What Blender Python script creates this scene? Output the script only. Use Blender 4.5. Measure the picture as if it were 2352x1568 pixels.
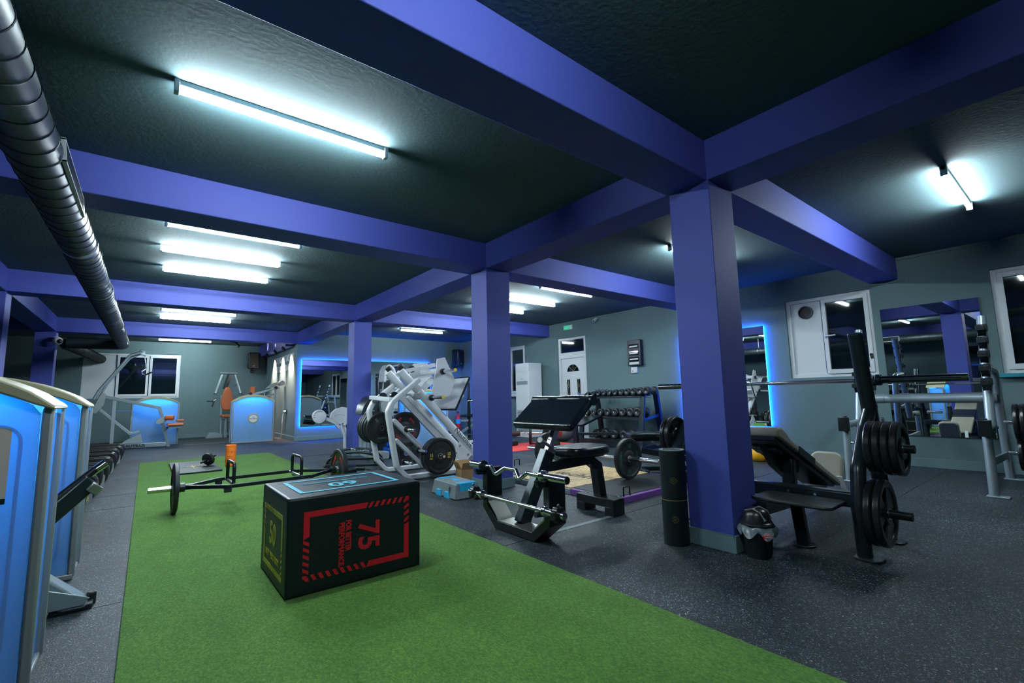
import bpy, bmesh, math, random
from mathutils import Matrix, Vector
random.seed(4)
for o in list(bpy.data.objects): bpy.data.objects.remove(o)
S = bpy.context.scene
COL = S.collection
PI = math.pi

# ------------------------------------------------------------------ camera, world, exposure
yaw, pitch, roll, FPX = 6.69446462e-01, 1.17934409e-01, -2.11345154e-02, 1057.4
cy, sy, cp, sp, cr, sr = math.cos(yaw), math.sin(yaw), math.cos(pitch), math.sin(pitch), math.cos(roll), math.sin(roll)
r0 = Vector((cy, -sy, 0)); fw = Vector((sy*cp, cy*cp, sp)); u0 = r0.cross(fw)
rr = cr*r0 + sr*u0; uu = -sr*r0 + cr*u0
cam = bpy.data.cameras.new('camera'); co = bpy.data.objects.new('camera', cam); COL.objects.link(co)
cam.sensor_width = 36; cam.lens = FPX/2352*36; cam.clip_start = .02; cam.clip_end = 200
co.matrix_world = Matrix(((rr.x, uu.x, -fw.x, 0), (rr.y, uu.y, -fw.y, 0), (rr.z, uu.z, -fw.z, 1.0), (0, 0, 0, 1)))
S.camera = co
W = bpy.data.worlds.new('night'); S.world = W; W.use_nodes = True
W.node_tree.nodes['Background'].inputs[0].default_value = (.02, .06, .12, 1)
W.node_tree.nodes['Background'].inputs[1].default_value = .15
S.view_settings.view_transform = 'Standard'; S.view_settings.look = 'None'; S.view_settings.gamma = 1
S.view_settings.exposure = 0.9
S.cycles.max_bounces = 8; S.cycles.diffuse_bounces = 4; S.cycles.glossy_bounces = 5; S.cycles.transmission_bounces = 5
S.cycles.sample_clamp_indirect = 4; S.cycles.caustics_reflective = False; S.cycles.caustics_refractive = False
S.cycles.use_denoising = True
TUBE_EMIT = 140.0; TUBE_COL = (.78, .93, 1.0)

# ------------------------------------------------------------------ materials
def lin(c):
    return tuple((x/255/12.92 if x/255 <= .04045 else ((x/255+.055)/1.055)**2.4) for x in c) + (1,)
def M(name, col, rough=.5, metal=0, spec=.5, bump=0, bscale=60, emit=None, es=0, coat=0, vary=0):
    m = bpy.data.materials.new(name); m.use_nodes = True; nt = m.node_tree; b = nt.nodes['Principled BSDF']
    c = lin(col) if max(col) > 1 else tuple(col)+(1,)
    b.inputs['Base Color'].default_value = c; b.inputs['Roughness'].default_value = rough
    b.inputs['Metallic'].default_value = metal; b.inputs['Specular IOR Level'].default_value = spec
    if coat: b.inputs['Coat Weight'].default_value = coat
    if emit: b.inputs['Emission Color'].default_value = tuple(emit)+(1,); b.inputs['Emission Strength'].default_value = es
    if bump or vary:
        tc = nt.nodes.new('ShaderNodeTexCoord'); n = nt.nodes.new('ShaderNodeTexNoise'); n.inputs['Scale'].default_value = bscale
        n.inputs['Detail'].default_value = 5; nt.links.new(tc.outputs['Object'], n.inputs['Vector'])
        if bump:
            bp = nt.nodes.new('ShaderNodeBump'); bp.inputs['Strength'].default_value = bump; bp.inputs['Distance'].default_value = .01
            nt.links.new(n.outputs['Fac'], bp.inputs['Height']); nt.links.new(bp.outputs['Normal'], b.inputs['Normal'])
        if vary:
            n2 = nt.nodes.new('ShaderNodeTexNoise'); n2.inputs['Scale'].default_value = 2.3; n2.inputs['Detail'].default_value = 6
            nt.links.new(tc.outputs['Object'], n2.inputs['Vector'])
            mx = nt.nodes.new('ShaderNodeMix'); mx.data_type = 'RGBA'
            mx.inputs['A'].default_value = tuple(x*(1-vary) for x in c[:3])+(1,); mx.inputs['B'].default_value = tuple(min(1, x*(1+vary)) for x in c[:3])+(1,)
            nt.links.new(n2.outputs['Fac'], mx.inputs['Factor']); nt.links.new(mx.outputs['Result'], b.inputs['Base Color'])
    return m
def floor_material():
    m = bpy.data.materials.new('rubber_crumb'); m.use_nodes = True; nt = m.node_tree; b = nt.nodes['Principled BSDF']; L = nt.links.new
    N = nt.nodes.new
    tc = N('ShaderNodeTexCoord')
    def fleck(scale, thr, seedoff):
        mp = N('ShaderNodeMapping'); mp.inputs['Location'].default_value = (seedoff, seedoff*2, 0); L(tc.outputs['Object'], mp.inputs['Vector'])
        nz = N('ShaderNodeTexNoise'); nz.inputs['Scale'].default_value = scale*.8; L(mp.outputs[0], nz.inputs['Vector'])
        ad = N('ShaderNodeMix'); ad.data_type = 'RGBA'; ad.blend_type = 'LINEAR_LIGHT'; ad.inputs['Factor'].default_value = .008
        L(mp.outputs[0], ad.inputs['A']); L(nz.outputs['Color'], ad.inputs['B'])
        v = N('ShaderNodeTexVoronoi'); v.inputs['Scale'].default_value = scale; L(ad.outputs['Result'], v.inputs['Vector'])
        sep = N('ShaderNodeSeparateColor'); L(v.outputs['Color'], sep.inputs[0])
        a = N('ShaderNodeMath'); a.operation = 'GREATER_THAN'; a.inputs[1].default_value = thr; L(sep.outputs[0], a.inputs[0])
        d = N('ShaderNodeMath'); d.operation = 'LESS_THAN'; d.inputs[1].default_value = .42; L(v.outputs['Distance'], d.inputs[0])
        mu = N('ShaderNodeMath'); mu.operation = 'MULTIPLY'; L(a.outputs[0], mu.inputs[0]); L(d.outputs[0], mu.inputs[1])
        rp = N('ShaderNodeValToRGB'); rp.color_ramp.interpolation = 'CONSTANT'; e = rp.color_ramp.elements
        e[0].position = 0; e[0].color = (.16, .20, .21, 1); e[1].position = .42; e[1].color = (.07, .13, .15, 1)
        for pz, cc in ((.7, (.30, .33, .33, 1)), (.86, (.05, .16, .26, 1)), (.94, (.30, .10, .08, 1)), (.97, (.42, .40, .34, 1))):
            q = e.new(pz); q.color = cc
        L(sep.outputs[1], rp.inputs[0]); return mu, rp
    base = N('ShaderNodeTexNoise'); base.inputs['Scale'].default_value = 170; base.inputs['Detail'].default_value = 4; L(tc.outputs['Object'], base.inputs['Vector'])
    br = N('ShaderNodeValToRGB'); br.color_ramp.elements[0].color = (.002, .005, .008, 1); br.color_ramp.elements[1].color = (.020, .031, .039, 1)
    br.color_ramp.elements[0].position = .35; br.color_ramp.elements[1].position = .75; L(base.outputs['Fac'], br.inputs[0])
    # scuffed patches
    n2 = N('ShaderNodeTexNoise'); n2.inputs['Scale'].default_value = 1.1; n2.inputs['Detail'].default_value = 6; L(tc.outputs['Object'], n2.inputs['Vector'])
    r2 = N('ShaderNodeValToRGB'); r2.color_ramp.elements[0].position = .45; r2.color_ramp.elements[0].color = (.75, .75, .75, 1); r2.color_ramp.elements[1].position = .72; r2.color_ramp.elements[1].color = (1.6, 1.6, 1.6, 1)
    L(n2.outputs['Fac'], r2.inputs[0])
    c = br.outputs[0]
    for sc, th, so in ((170, .84, .3), (105, .92, 5.1), (280, .78, 9.7)):
        mu, rp = fleck(sc, th, so); mx = N('ShaderNodeMix'); mx.data_type = 'RGBA'; L(mu.outputs[0], mx.inputs['Factor']); L(c, mx.inputs['A']); L(rp.outputs[0], mx.inputs['B']); c = mx.outputs['Result']
    ml = N('ShaderNodeMix'); ml.data_type = 'RGBA'; ml.blend_type = 'MULTIPLY'; ml.inputs['Factor'].default_value = 1; L(c, ml.inputs['A']); L(r2.outputs[0], ml.inputs['B'])
    L(ml.outputs['Result'], b.inputs['Base Color']); b.inputs['Roughness'].default_value = .6; b.inputs['Specular IOR Level'].default_value = .38
    bp = N('ShaderNodeBump'); bp.inputs['Strength'].default_value = .5; bp.inputs['Distance'].default_value = .004; L(base.outputs['Fac'], bp.inputs['Height']); L(bp.outputs['Normal'], b.inputs['Normal'])
    return m
def turf_material():
    m = bpy.data.materials.new('turf_pile'); m.use_nodes = True; nt = m.node_tree; b = nt.nodes['Principled BSDF']; L = nt.links.new; N = nt.nodes.new
    tc = N('ShaderNodeTexCoord'); mp = N('ShaderNodeMapping'); mp.inputs['Scale'].default_value = (1, .6, 1); L(tc.outputs['Object'], mp.inputs['Vector'])
    a = N('ShaderNodeTexNoise'); a.inputs['Scale'].default_value = 120; a.inputs['Detail'].default_value = 8; a.inputs['Roughness'].default_value = .75; L(mp.outputs[0], a.inputs['Vector'])
    w = N('ShaderNodeTexNoise'); w.inputs['Scale'].default_value = 5; w.inputs['Detail'].default_value = 5; L(mp.outputs[0], w.inputs['Vector'])
    ad = N('ShaderNodeMath'); ad.operation = 'MULTIPLY_ADD'; ad.inputs[1].default_value = .16; L(w.outputs['Fac'], ad.inputs[0]); L(a.outputs['Fac'], ad.inputs[2])
    r = N('ShaderNodeValToRGB'); e = r.color_ramp.elements; e[0].position = .36; e[0].color = (.020, .072, .007, 1); e[1].position = .80; e[1].color = (.19, .36, .05, 1)
    q = e.new(.58); q.color = (.072, .190, .018, 1)
    L(ad.outputs[0], r.inputs[0]); L(r.outputs[0], b.inputs['Base Color']); b.inputs['Roughness'].default_value = .9; b.inputs['Specular IOR Level'].default_value = .2
    try: b.inputs['Sheen Weight'].default_value = .08; b.inputs['Sheen Roughness'].default_value = .6
    except Exception: pass
    f = N('ShaderNodeTexNoise'); f.inputs['Scale'].default_value = 240; f.inputs['Detail'].default_value = 3; L(tc.outputs['Object'], f.inputs['Vector'])
    bp = N('ShaderNodeBump'); bp.inputs['Strength'].default_value = .8; bp.inputs['Distance'].default_value = .008; L(f.outputs['Fac'], bp.inputs['Height']); L(bp.outputs['Normal'], b.inputs['Normal'])
    return m
def wood_material():
    m = bpy.data.materials.new('chipboard'); m.use_nodes = True; nt = m.node_tree; b = nt.nodes['Principled BSDF']; L = nt.links.new; N = nt.nodes.new
    tc = N('ShaderNodeTexCoord'); v = N('ShaderNodeTexVoronoi'); v.inputs['Scale'].default_value = 32; mp = N('ShaderNodeMapping'); mp.inputs['Scale'].default_value = (.5, 1.4, 1)
    L(tc.outputs['Object'], mp.inputs['Vector']); L(mp.outputs[0], v.inputs['Vector']); n = N('ShaderNodeTexNoise'); n.inputs['Scale'].default_value = 30; L(tc.outputs['Object'], n.inputs['Vector'])
    sep = N('ShaderNodeSeparateColor'); L(v.outputs['Color'], sep.inputs[0]); mm = N('ShaderNodeMath'); mm.operation = 'MULTIPLY_ADD'; mm.inputs[1].default_value = .5; L(sep.outputs[0], mm.inputs[0]); L(n.outputs['Fac'], mm.inputs[2])
    r = N('ShaderNodeValToRGB'); r.color_ramp.elements[0].color = (.34, .19, .075, 1); r.color_ramp.elements[1].color = (.80, .56, .28, 1); r.color_ramp.elements[0].position = .3; r.color_ramp.elements[1].position = .95
    L(mm.outputs[0], r.inputs[0]); L(r.outputs[0], b.inputs['Base Color']); b.inputs['Roughness'].default_value = .5
    return m
def panel_material():      # translucent milky-blue plastic of the machine shrouds
    m = bpy.data.materials.new('translucent_shroud'); m.use_nodes = True; nt = m.node_tree; L = nt.links.new; N = nt.nodes.new
    out = nt.nodes['Material Output']; b = nt.nodes['Principled BSDF']
    b.inputs['Base Color'].default_value = (.42, .60, .72, 1); b.inputs['Roughness'].default_value = .18
    t = N('ShaderNodeBsdfTranslucent'); t.inputs[0].default_value = (.36, .74, 1.0, 1)
    mx = N('ShaderNodeMixShader'); mx.inputs[0].default_value = .62; L(b.outputs[0], mx.inputs[1]); L(t.outputs[0], mx.inputs[2]); L(mx.outputs[0], out.inputs['Surface'])
    return m
def diamond_material():
    m = M('chequer_plate', (.45, .45, .40), .3, .9); nt = m.node_tree; L = nt.links.new; N = nt.nodes.new; b = nt.nodes['Principled BSDF']
    tc = N('ShaderNodeTexCoord'); mp = N('ShaderNodeMapping'); mp.inputs['Rotation'].default_value = (0, 0, .78); mp.inputs['Scale'].default_value = (70, 70, 70)
    L(tc.outputs['Object'], mp.inputs['Vector']); c = N('ShaderNodeTexChecker'); c.inputs['Scale'].default_value = 1; L(mp.outputs[0], c.inputs['Vector'])
    bp = N('ShaderNodeBump'); bp.inputs['Strength'].default_value = .6; bp.inputs['Distance'].default_value = .004; L(c.outputs['Fac'], bp.inputs['Height']); L(bp.outputs['Normal'], b.inputs['Normal'])
    return m
m_wall = M('wall_paint', (.125, .200, .212), .75, bump=.12, bscale=90, vary=.06)
m_ceil = M('ceiling_paint', (.058, .108, .120), .85, bump=.22, bscale=38)
m_purp = M('purple_paint', (.050, .070, .345), .62, bump=.1, bscale=110)
m_base = M('baseboard_paint', (.13, .215, .23), .6)
m_floor = floor_material(); m_turf = turf_material(); m_wood = wood_material(); m_panel = panel_material(); m_diam = diamond_material()
m_white = M('white_powder_coat', (.70, .72, .74), .32, vary=.03)
m_upvc = M('white_upvc', (.66, .70, .72), .35)
m_silver = M('silver_powder_coat', (.33, .41, .44), .33, .45)
m_grey = M('grey_powder_coat', (.27, .31, .32), .42, .2)
m_chrome = M('chrome', (.78, .79, .80), .13, 1)
m_dchrome = M('dark_chrome', (.22, .24, .25), .16, 1)
m_steel = M('brushed_steel', (.5, .5, .5), .32, 1)
m_black = M('black_powder_coat', (.006, .011, .014), .33)
m_dark = M('graphite_powder_coat', (.018, .030, .037), .28, .3)
m_rub = M('black_rubber', (.008, .013, .016), .48, bump=.15, bscale=200)
m_rubs = M('glossy_black_rubber', (.013, .014, .016), .28)
m_leath = M('black_leather', (.006, .012, .014), .24, bump=.35, bscale=14)
m_cream = M('cream_vinyl', (.34, .32, .25), .42, bump=.1, bscale=40)
m_orange = M('tan_orange_vinyl', (.52, .13, .035), .4)
m_roller = M('orange_foam', (.95, .22, .02), .55)
m_yel = M('yellow_kettlebell_paint', (.85, .42, .01), .3)
m_red = M('red_paint', (.65, .015, .02), .4); m_redp = M('red_print', (.66, .006, .02), .6); m_redl = M('red_lettering', (.75, .02, .02), .5)
m_yelp = M('yellow_print', (.60, .50, .02), .6); m_cyanp = M('cyan_print', (.08, .42, .55), .6); m_green = M('green_lettering', (.01, .16, .11), .5)
m_gold = M('gold_print', (.30, .24, .07), .4); m_goldcap = M('pale_gold_plastic', (.40, .37, .22), .38)
m_gray_l = M('grey_lettering', (.12, .18, .18), .5); m_yell = M('yellow_lettering', (.8, .6, .03), .5); m_whl = M('white_lettering', (.85, .85, .85), .5)
m_blkl = M('black_lettering', (.01, .01, .012), .5)
m_fabric = M('black_vinyl_cover', (.005, .011, .014), .45, spec=.4, bump=.25, bscale=9); m_fabtop = m_fabric
m_glass = M('night_window_glass', (.004, .010, .014), .03, spec=.9, coat=.4)
m_mirror = M('mirror_silvering', (.86, .90, .90), .0, 1)
m_duct = M('galvanised_black_duct', (.012, .021, .027), .46, .1)
m_vent = M('vent_metal', (.55, .57, .58), .4, .4)
m_plast = M('grey_step_plastic', (.17, .21, .22), .4); m_cyan = M('cyan_plastic', (.02, .42, .72), .38)
m_card = M('cardboard', (.42, .25, .11), .8); m_purplerub = M('purple_painted_edge', (.20, .07, .33), .5); m_platm = M('black_platform_rubber', (.018, .022, .024), .42, bump=.3, bscale=30)
m_matr = M('red_foam_mat', (.75, .06, .05), .7); m_matb = M('blue_foam_mat', (.02, .12, .35), .7)
m_ball = M('grey_exercise_ball', (.22, .24, .25), .35); m_teal = M('teal_sill', (.01, .24, .33), .5)
m_bag = M('clear_bin_liner', (.17, .21, .23), .25); m_pap = M('paper', (.7, .7, .68), .7); m_placard = M('beige_placard', (.62, .55, .48), .6)
m_tube = M('fluorescent_tube', (1, 1, 1), .4, emit=TUBE_COL, es=TUBE_EMIT)
m_led = M('blue_led_strip', (.1, .3, 1), .4, emit=(.004, .12, 1.0), es=60)
m_lamp = M('blue_led_lamp', (.1, .3, 1), .4, emit=(.07, .42, 1.0), es=88)
m_warm = M('warm_lamp', (1, .9, .8), .4, emit=(1, .62, .42), es=60)
m_exit = M('exit_sign_green', (.0, .2, .1), .4, emit=(.02, .5, .25), es=.5)
m_inner = M('machine_inner_grey', (.22, .30, .34), .6)

# ------------------------------------------------------------------ mesh builder
def frame(o, u, v):
    u = Vector(u).normalized(); v = Vector(v).normalized(); n = u.cross(v); o = Vector(o)
    return Matrix(((u.x, v.x, n.x, o.x), (u.y, v.y, n.y, o.y), (u.z, v.z, n.z, o.z), (0, 0, 0, 1)))
def arc_pts(pts, r, k=5, closed=False):
    pts = [Vector(p) for p in pts]; out = []; n = len(pts)
    for i, p in enumerate(pts):
        if not closed and i in (0, n-1): out.append(p); continue
        a = (pts[i-1]-p); b = (pts[(i+1) % n]-p); la, lb = a.length, b.length; a = a/la; b = b/lb
        ang = a.angle(b)
        if ang > 3.1: out.append(p); continue
        d = min(r/math.tan(ang/2), la*.49, lb*.49)
        s, e = p+a*d, p+b*d
        for j in range(k+1):
            t = j/k; out.append(s.lerp(p, t).lerp(p.lerp(e, t), t))
    return out
class MB:
    def __init__(s, mat4=None): s.v = []; s.f = []; s.m = mat4 or Matrix()
    def add(s, vs, fs):
        n = len(s.v); s.v += [tuple(s.m @ Vector(v)) for v in vs]; s.f += [tuple(i+n for i in f) for f in fs]; return s
    def box(s, a, b, m=None):
        (x0, y0, z0), (x1, y1, z1) = a, b
        x0, x1 = min(x0, x1), max(x0, x1); y0, y1 = min(y0, y1), max(y0, y1); z0, z1 = min(z0, z1), max(z0, z1)
        vs = [(x0, y0, z0), (x1, y0, z0), (x1, y1, z0), (x0, y1, z0), (x0, y0, z1), (x1, y0, z1), (x1, y1, z1), (x0, y1, z1)]
        if m: vs = [tuple(m @ Vector(v)) for v in vs]
        return s.add(vs, [(3, 2, 1, 0), (4, 5, 6, 7), (0, 1, 5, 4), (1, 2, 6, 5), (2, 3, 7, 6), (3, 0, 4, 7)])
    def sweep(s, pts, prof, closed=False, up=(0, 0, 1)):
        pts = [Vector(p) for p in pts]; n = len(pts); k = len(prof); rings = []
        up = Vector(up); side = None
        for i, p in enumerate(pts):
            if closed: t0 = (p-pts[i-1]).normalized(); t1 = (pts[(i+1) % n]-p).normalized()
            else:
                t0 = (p-pts[i-1]).normalized() if i else (pts[1]-p).normalized(); t1 = (pts[i+1]-p).normalized() if i < n-1 else t0
            t = (t0+t1).normalized()
            if side is None:
                u = up if abs(t.dot(up)) < .98 else Vector((1, 0, 0)); side = t.cross(u).normalized()
            else:
                side = (side - t*side.dot(t)).normalized()
            nn = side.cross(t).normalized(); c = max(.45, (1+t0.dot(t1))/2)**.5
            ax = (t1-t0)
            ring = []
            for (a, b) in prof:
                q = side*a+nn*b
                if ax.length > 1e-4:
                    d = ax.normalized(); q = q + d*(q.dot(d))*(1/c-1)
                ring.append(tuple(p+q))
            rings.append(ring)
        vs = [v for r in rings for v in r]; fs = []
        for i in range(n if closed else n-1):
            j = (i+1) % n
            for a in range(k): b = (a+1) % k; fs.append((i*k+a, i*k+b, j*k+b, j*k+a))
        if not closed: fs += [tuple(range(k))[::-1], tuple((n-1)*k+a for a in range(k))]
        return s.add(vs, fs)
    def tube(s, pts, r, n=12, closed=False): return s.sweep(pts, [(r*math.cos(2*PI*i/n), r*math.sin(2*PI*i/n)) for i in range(n)], closed)
    def bar(s, pts, w, h, closed=False, up=(0, 0, 1)): return s.sweep(pts, [(-w/2, -h/2), (w/2, -h/2), (w/2, h/2), (-w/2, h/2)], closed, up)
    def cyl(s, p, q, r, r2=None, n=24):
        p, q = Vector(p), Vector(q); t = (q-p).normalized(); u = Vector((0, 0, 1)) if abs(t.z) < .9 else Vector((1, 0, 0)); a = t.cross(u).normalized(); b = a.cross(t); r2 = r if r2 is None else r2
        vs = [tuple(c+(a*math.cos(2*PI*i/n)+b*math.sin(2*PI*i/n))*R) for c, R in ((p, r), (q, r2)) for i in range(n)]
        return s.add(vs, [(i, (i+1) % n, n+(i+1) % n, n+i) for i in range(n)]+[tuple(range(n))[::-1], tuple(range(n, 2*n))])
    def lathe(s, prof, o, ax, n=32, close=False):  # prof: (radius, along)
        o = Vector(o); t = Vector(ax).normalized(); u = Vector((0, 0, 1)) if abs(t.z) < .9 else Vector((1, 0, 0)); a = t.cross(u).normalized(); b = a.cross(t); k = len(prof); vs = []
        for i in range(n):
            d = a*math.cos(2*PI*i/n)+b*math.sin(2*PI*i/n)
            vs += [tuple(o+t*h+d*R) for R, h in prof]
        fs = []
        for i in range(n):
            j = (i+1) % n
            for q in range(k if close else k-1): w = (q+1) % k; fs.append((i*k+q, j*k+q, j*k+w, i*k+w))
        if not close:
            if prof[0][0] > 1e-6: fs.append(tuple(i*k for i in range(n))[::-1])
            if prof[-1][0] > 1e-6: fs.append(tuple(i*k+k-1 for i in range(n)))
        return s.add(vs, fs)
    def prism(s, poly, fr, d0, d1):  # poly in (u,v) of frame fr, extruded along n
        k = len(poly); vs = [tuple(fr @ Vector((a, b, d0))) for a, b in poly]+[tuple(fr @ Vector((a, b, d1))) for a, b in poly]
        return s.add(vs, [tuple(range(k))[::-1], tuple(range(k, 2*k))]+[(i, (i+1) % k, k+(i+1) % k, k+i) for i in range(k)])
    def build(s, name, mat, parent=None, bev=0, sub=0, seg=2, ang=35):
        me = bpy.data.meshes.new(name); me.from_pydata(s.v, [], s.f); me.materials.append(mat)
        bm = bmesh.new(); bm.from_mesh(me); bmesh.ops.remove_doubles(bm, verts=bm.verts, dist=1e-5); bmesh.ops.recalc_face_normals(bm, faces=bm.faces)
        for f in bm.faces: f.smooth = True
        for e in bm.edges:
            if len(e.link_faces) != 2 or e.calc_face_angle(0) > math.radians(ang): e.smooth = False
        bm.to_mesh(me); bm.free()
        o = bpy.data.objects.new(name, me); COL.objects.link(o)
        if parent: o.parent = parent
        if bev: b = o.modifiers.new('bevel', 'BEVEL'); b.width = bev; b.segments = seg; b.limit_method = 'ANGLE'; b.angle_limit = math.radians(40); b.harden_normals = False
        if sub: q = o.modifiers.new('sub', 'SUBSURF'); q.levels = sub; q.render_levels = sub
        return o
def tag(o, label=None, cat=None, group=None, kind=None):
    for k, v in (('label', label), ('category', cat), ('group', group), ('kind', kind)):
        if v: o[k] = v
    return o
def thing(name, label, cat, loc=(0, 0, 0), rz=0, group=None):
    o = bpy.data.objects.new(name, None); COL.objects.link(o); o.empty_display_size = .1; o.location = loc; o.rotation_euler = (0, 0, rz); return tag(o, label, cat, group)
def struct(name, mb, mat, **k): return tag(mb.build(name, mat, **k), kind='structure')
def copy_tree(o, parent=None):
    c = o.copy(); COL.objects.link(c); c.parent = parent
    for ch in list(o.children): copy_tree(ch, c)
    return c
def text(s, size, fr, mat, parent=None, name='lettering', ext=.0008, align='CENTER', sx=1, bold=0, curve=None):
    cu = bpy.data.curves.new('t', 'FONT'); cu.body = s; cu.size = size; cu.extrude = ext; cu.align_x = align; cu.align_y = 'CENTER'; cu.offset = bold; cu.resolution_u = 3
    to = bpy.data.objects.new('t', cu); me = bpy.data.meshes.new_from_object(to); bpy.data.objects.remove(to)
    me.transform(Matrix.Diagonal((sx, 1, 1, 1))); me.transform(fr); me.materials.clear(); me.materials.append(mat)
    o = bpy.data.objects.new(name, me); COL.objects.link(o)
    if parent: o.parent = parent
    return o
ORD = 'zeroth first second third fourth fifth sixth seventh eighth ninth tenth eleventh twelfth'.split()
def circ(r, n=24, a0=0, a1=2*PI, ox=0, oy=0): return [(ox+r*math.cos(a0+(a1-a0)*i/n), oy+r*math.sin(a0+(a1-a0)*i/n)) for i in range(n+(0 if abs(a1-a0) > 6.28 else 1))]
def rrect(x0, y0, x1, y1, r, k=5):
    r = r if isinstance(r, (tuple, list)) else (r,)*4; out = []
    for (cx, cy_, a, rad) in ((x1-r[0], y1-r[0], 0, r[0]), (x0+r[1], y1-r[1], PI/2, r[1]), (x0+r[2], y0+r[2], PI, r[2]), (x1-r[3], y0+r[3], 1.5*PI, r[3])):
        out += [(cx+rad*math.cos(a+PI/2*i/k), cy_+rad*math.sin(a+PI/2*i/k)) for i in range(k+1)]
    return out
FX = lambda x, y, z: frame((x, y, z), (1, 0, 0), (0, 0, 1))     # plane facing -Y, u=+X v=+Z
FY = lambda x, y, z: frame((x, y, z), (0, -1, 0), (0, 0, 1))    # plane facing -X, u=-Y v=+Z

# ------------------------------------------------------------------ room shell
ZC, ZB = 2.729, 2.442
XR, XL, YB, YF = 7.79, -4.4, -6.0, 16.4
def holes_wall(axis, c0, c1, a0, a1, z0, z1, holes):
    b = MB(); us = sorted({a0, a1, *[h[0] for h in holes], *[h[1] for h in holes]}); zs = sorted({z0, z1, *[h[2] for h in holes], *[h[3] for h in holes]})
    for i in range(len(us)-1):
        for j in range(len(zs)-1):
            um, zm = (us[i]+us[i+1])/2, (zs[j]+zs[j+1])/2
            if any(h[0] < um < h[1] and h[2] < zm < h[3] for h in holes): continue
            p, q = ((c0, us[i], zs[j]), (c1, us[i+1], zs[j+1])) if axis == 'x' else ((us[i], c0, zs[j]), (us[i+1], c1, zs[j+1]))
            b.box(p, q)
    return b
struct('floor', MB().box((XL-.3, YB-.3, -.1), (XR+.4, YF+.3, 0)), m_floor)
struct('ceiling', MB().box((XL-.3, YB-.3, ZC), (XR+.4, YF+.3, ZC+.15)), m_ceil)
WR = [(1.83, 2.92, 1.18, 2.375), (-.75, .67, 1.14, 2.37), (7.15, 8.06, 0, 2.35), (9.31, 10.6, 1.03, 2.34)]
struct('wall_right', holes_wall('x', XR, XR+.25, YB, 12.5, 0, ZC, WR), m_wall)
WF = [(-1.37, .72, 1.16, 2.385)]
struct('wall_back', holes_wall('y', YF, YF+.25, XL, 2.93, 0, ZC, WF), m_wall)
struct('wall_mirror', MB().box((2.93, 12.5, 0), (XR+.25, 12.75, ZC)), m_wall)
struct('wall_side', MB().box((2.93, 12.75, 0), (3.15, YF+.25, ZC)), m_wall)
WL = [(-3.0, -1.0, 1.15, 2.35), (1.0, 2.9, 1.15, 2.35), (5.2, 7.2, 1.15, 2.35), (9.4, 11.4, 1.15, 2.35)]
struct('wall_left', holes_wall('x', XL-.25, XL, YB, YF, 0, ZC, WL), m_wall)
struct('wall_front', MB().box((XL, YB-.25, 0), (XR, YB, ZC)), m_wall)
# crossing beams and pillars
for k, (a, b) in enumerate(((-2.5, -2.18), (1.512, 1.83), (4.14, 4.487), (8.335, 8.65), (12.49, 12.8))):
    bb = MB()
    x1 = XR if k < 4 else 2.93
    bb.box((XL, a, ZB), (x1, b, ZC)); struct('beam', bb, m_purp, bev=.006)
struct('beam', MB().box((2.925, YB, ZB-.001), (3.257, 12.5, ZC)), m_purp, bev=.006)
struct('beam', MB().box((-1.78, YB, ZB-.001), (-1.462, 12.8, ZC)), m_purp, bev=.006)
struct('beam', MB().box((2.72, 12.8, ZB-.05), (2.93, YF, ZC)), m_purp, bev=.006)
for (x0, y0, x1, y1) in ((2.931, 1.506, 3.256, 1.81), (2.931, 4.143, 3.256, 4.46), (2.931, 8.36, 3.256, 8.68), (-1.76, 12.5, -1.46, 12.78), (-1.76, 8.37, -1.46, 8.67), (-1.76, 4.15, -1.46, 4.45), (-1.76, 1.5, -1.46, 1.8)):
    struct('pillar', MB().box((x0, y0, 0), (x1, y1, ZB+.005)), m_purp, bev=.005)
    e = .014; q = MB(); q.box((x0-e, y0-e, 0), (x1+e, y0, .105)).box((x0-e, y1, 0), (x1+e, y1+e, .105)).box((x0-e, y0, 0), (x0, y1, .105)).box((x1, y0, 0), (x1+e, y1, .105))
    struct('baseboard_pillar', q, m_base, bev=.003)
bs = MB(); e = .014
bs.box((XR-e, YB, 0), (XR, 7.13, .11)).box((XR-e, 8.09, 0), (XR, 12.5, .11)); struct('baseboard_right', bs, m_base, bev=.003)
struct('baseboard_mirror', MB().box((2.93, 12.5-e, 0), (XR-e, 12.5, .11)), m_base, bev=.003)
struct('baseboard_side', MB().box((2.93-e, 12.5-e, 0), (2.93, YF, .11)), m_base, bev=.003)
struct('baseboard_back', MB().box((XL, YF-e, 0), (2.93-e, YF, .11)), m_base, bev=.003)
struct('baseboard_left', MB().box((XL, YB, 0), (XL+e, YF-e, .11)), m_base, bev=.003)
# thin cable trunking under the ceiling of the wall at right, and corner pilaster
t = MB(); t.box((XR-.018, YB, 2.69), (XR, 1.5, 2.712)).box((XR-.018, 4.5, 2.69), (XR, 8.33, 2.712)).box((XR-.018, 1.45, 2.40), (XR, 1.9, 2.42))
struct('trim_1', t, m_wall)

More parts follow.
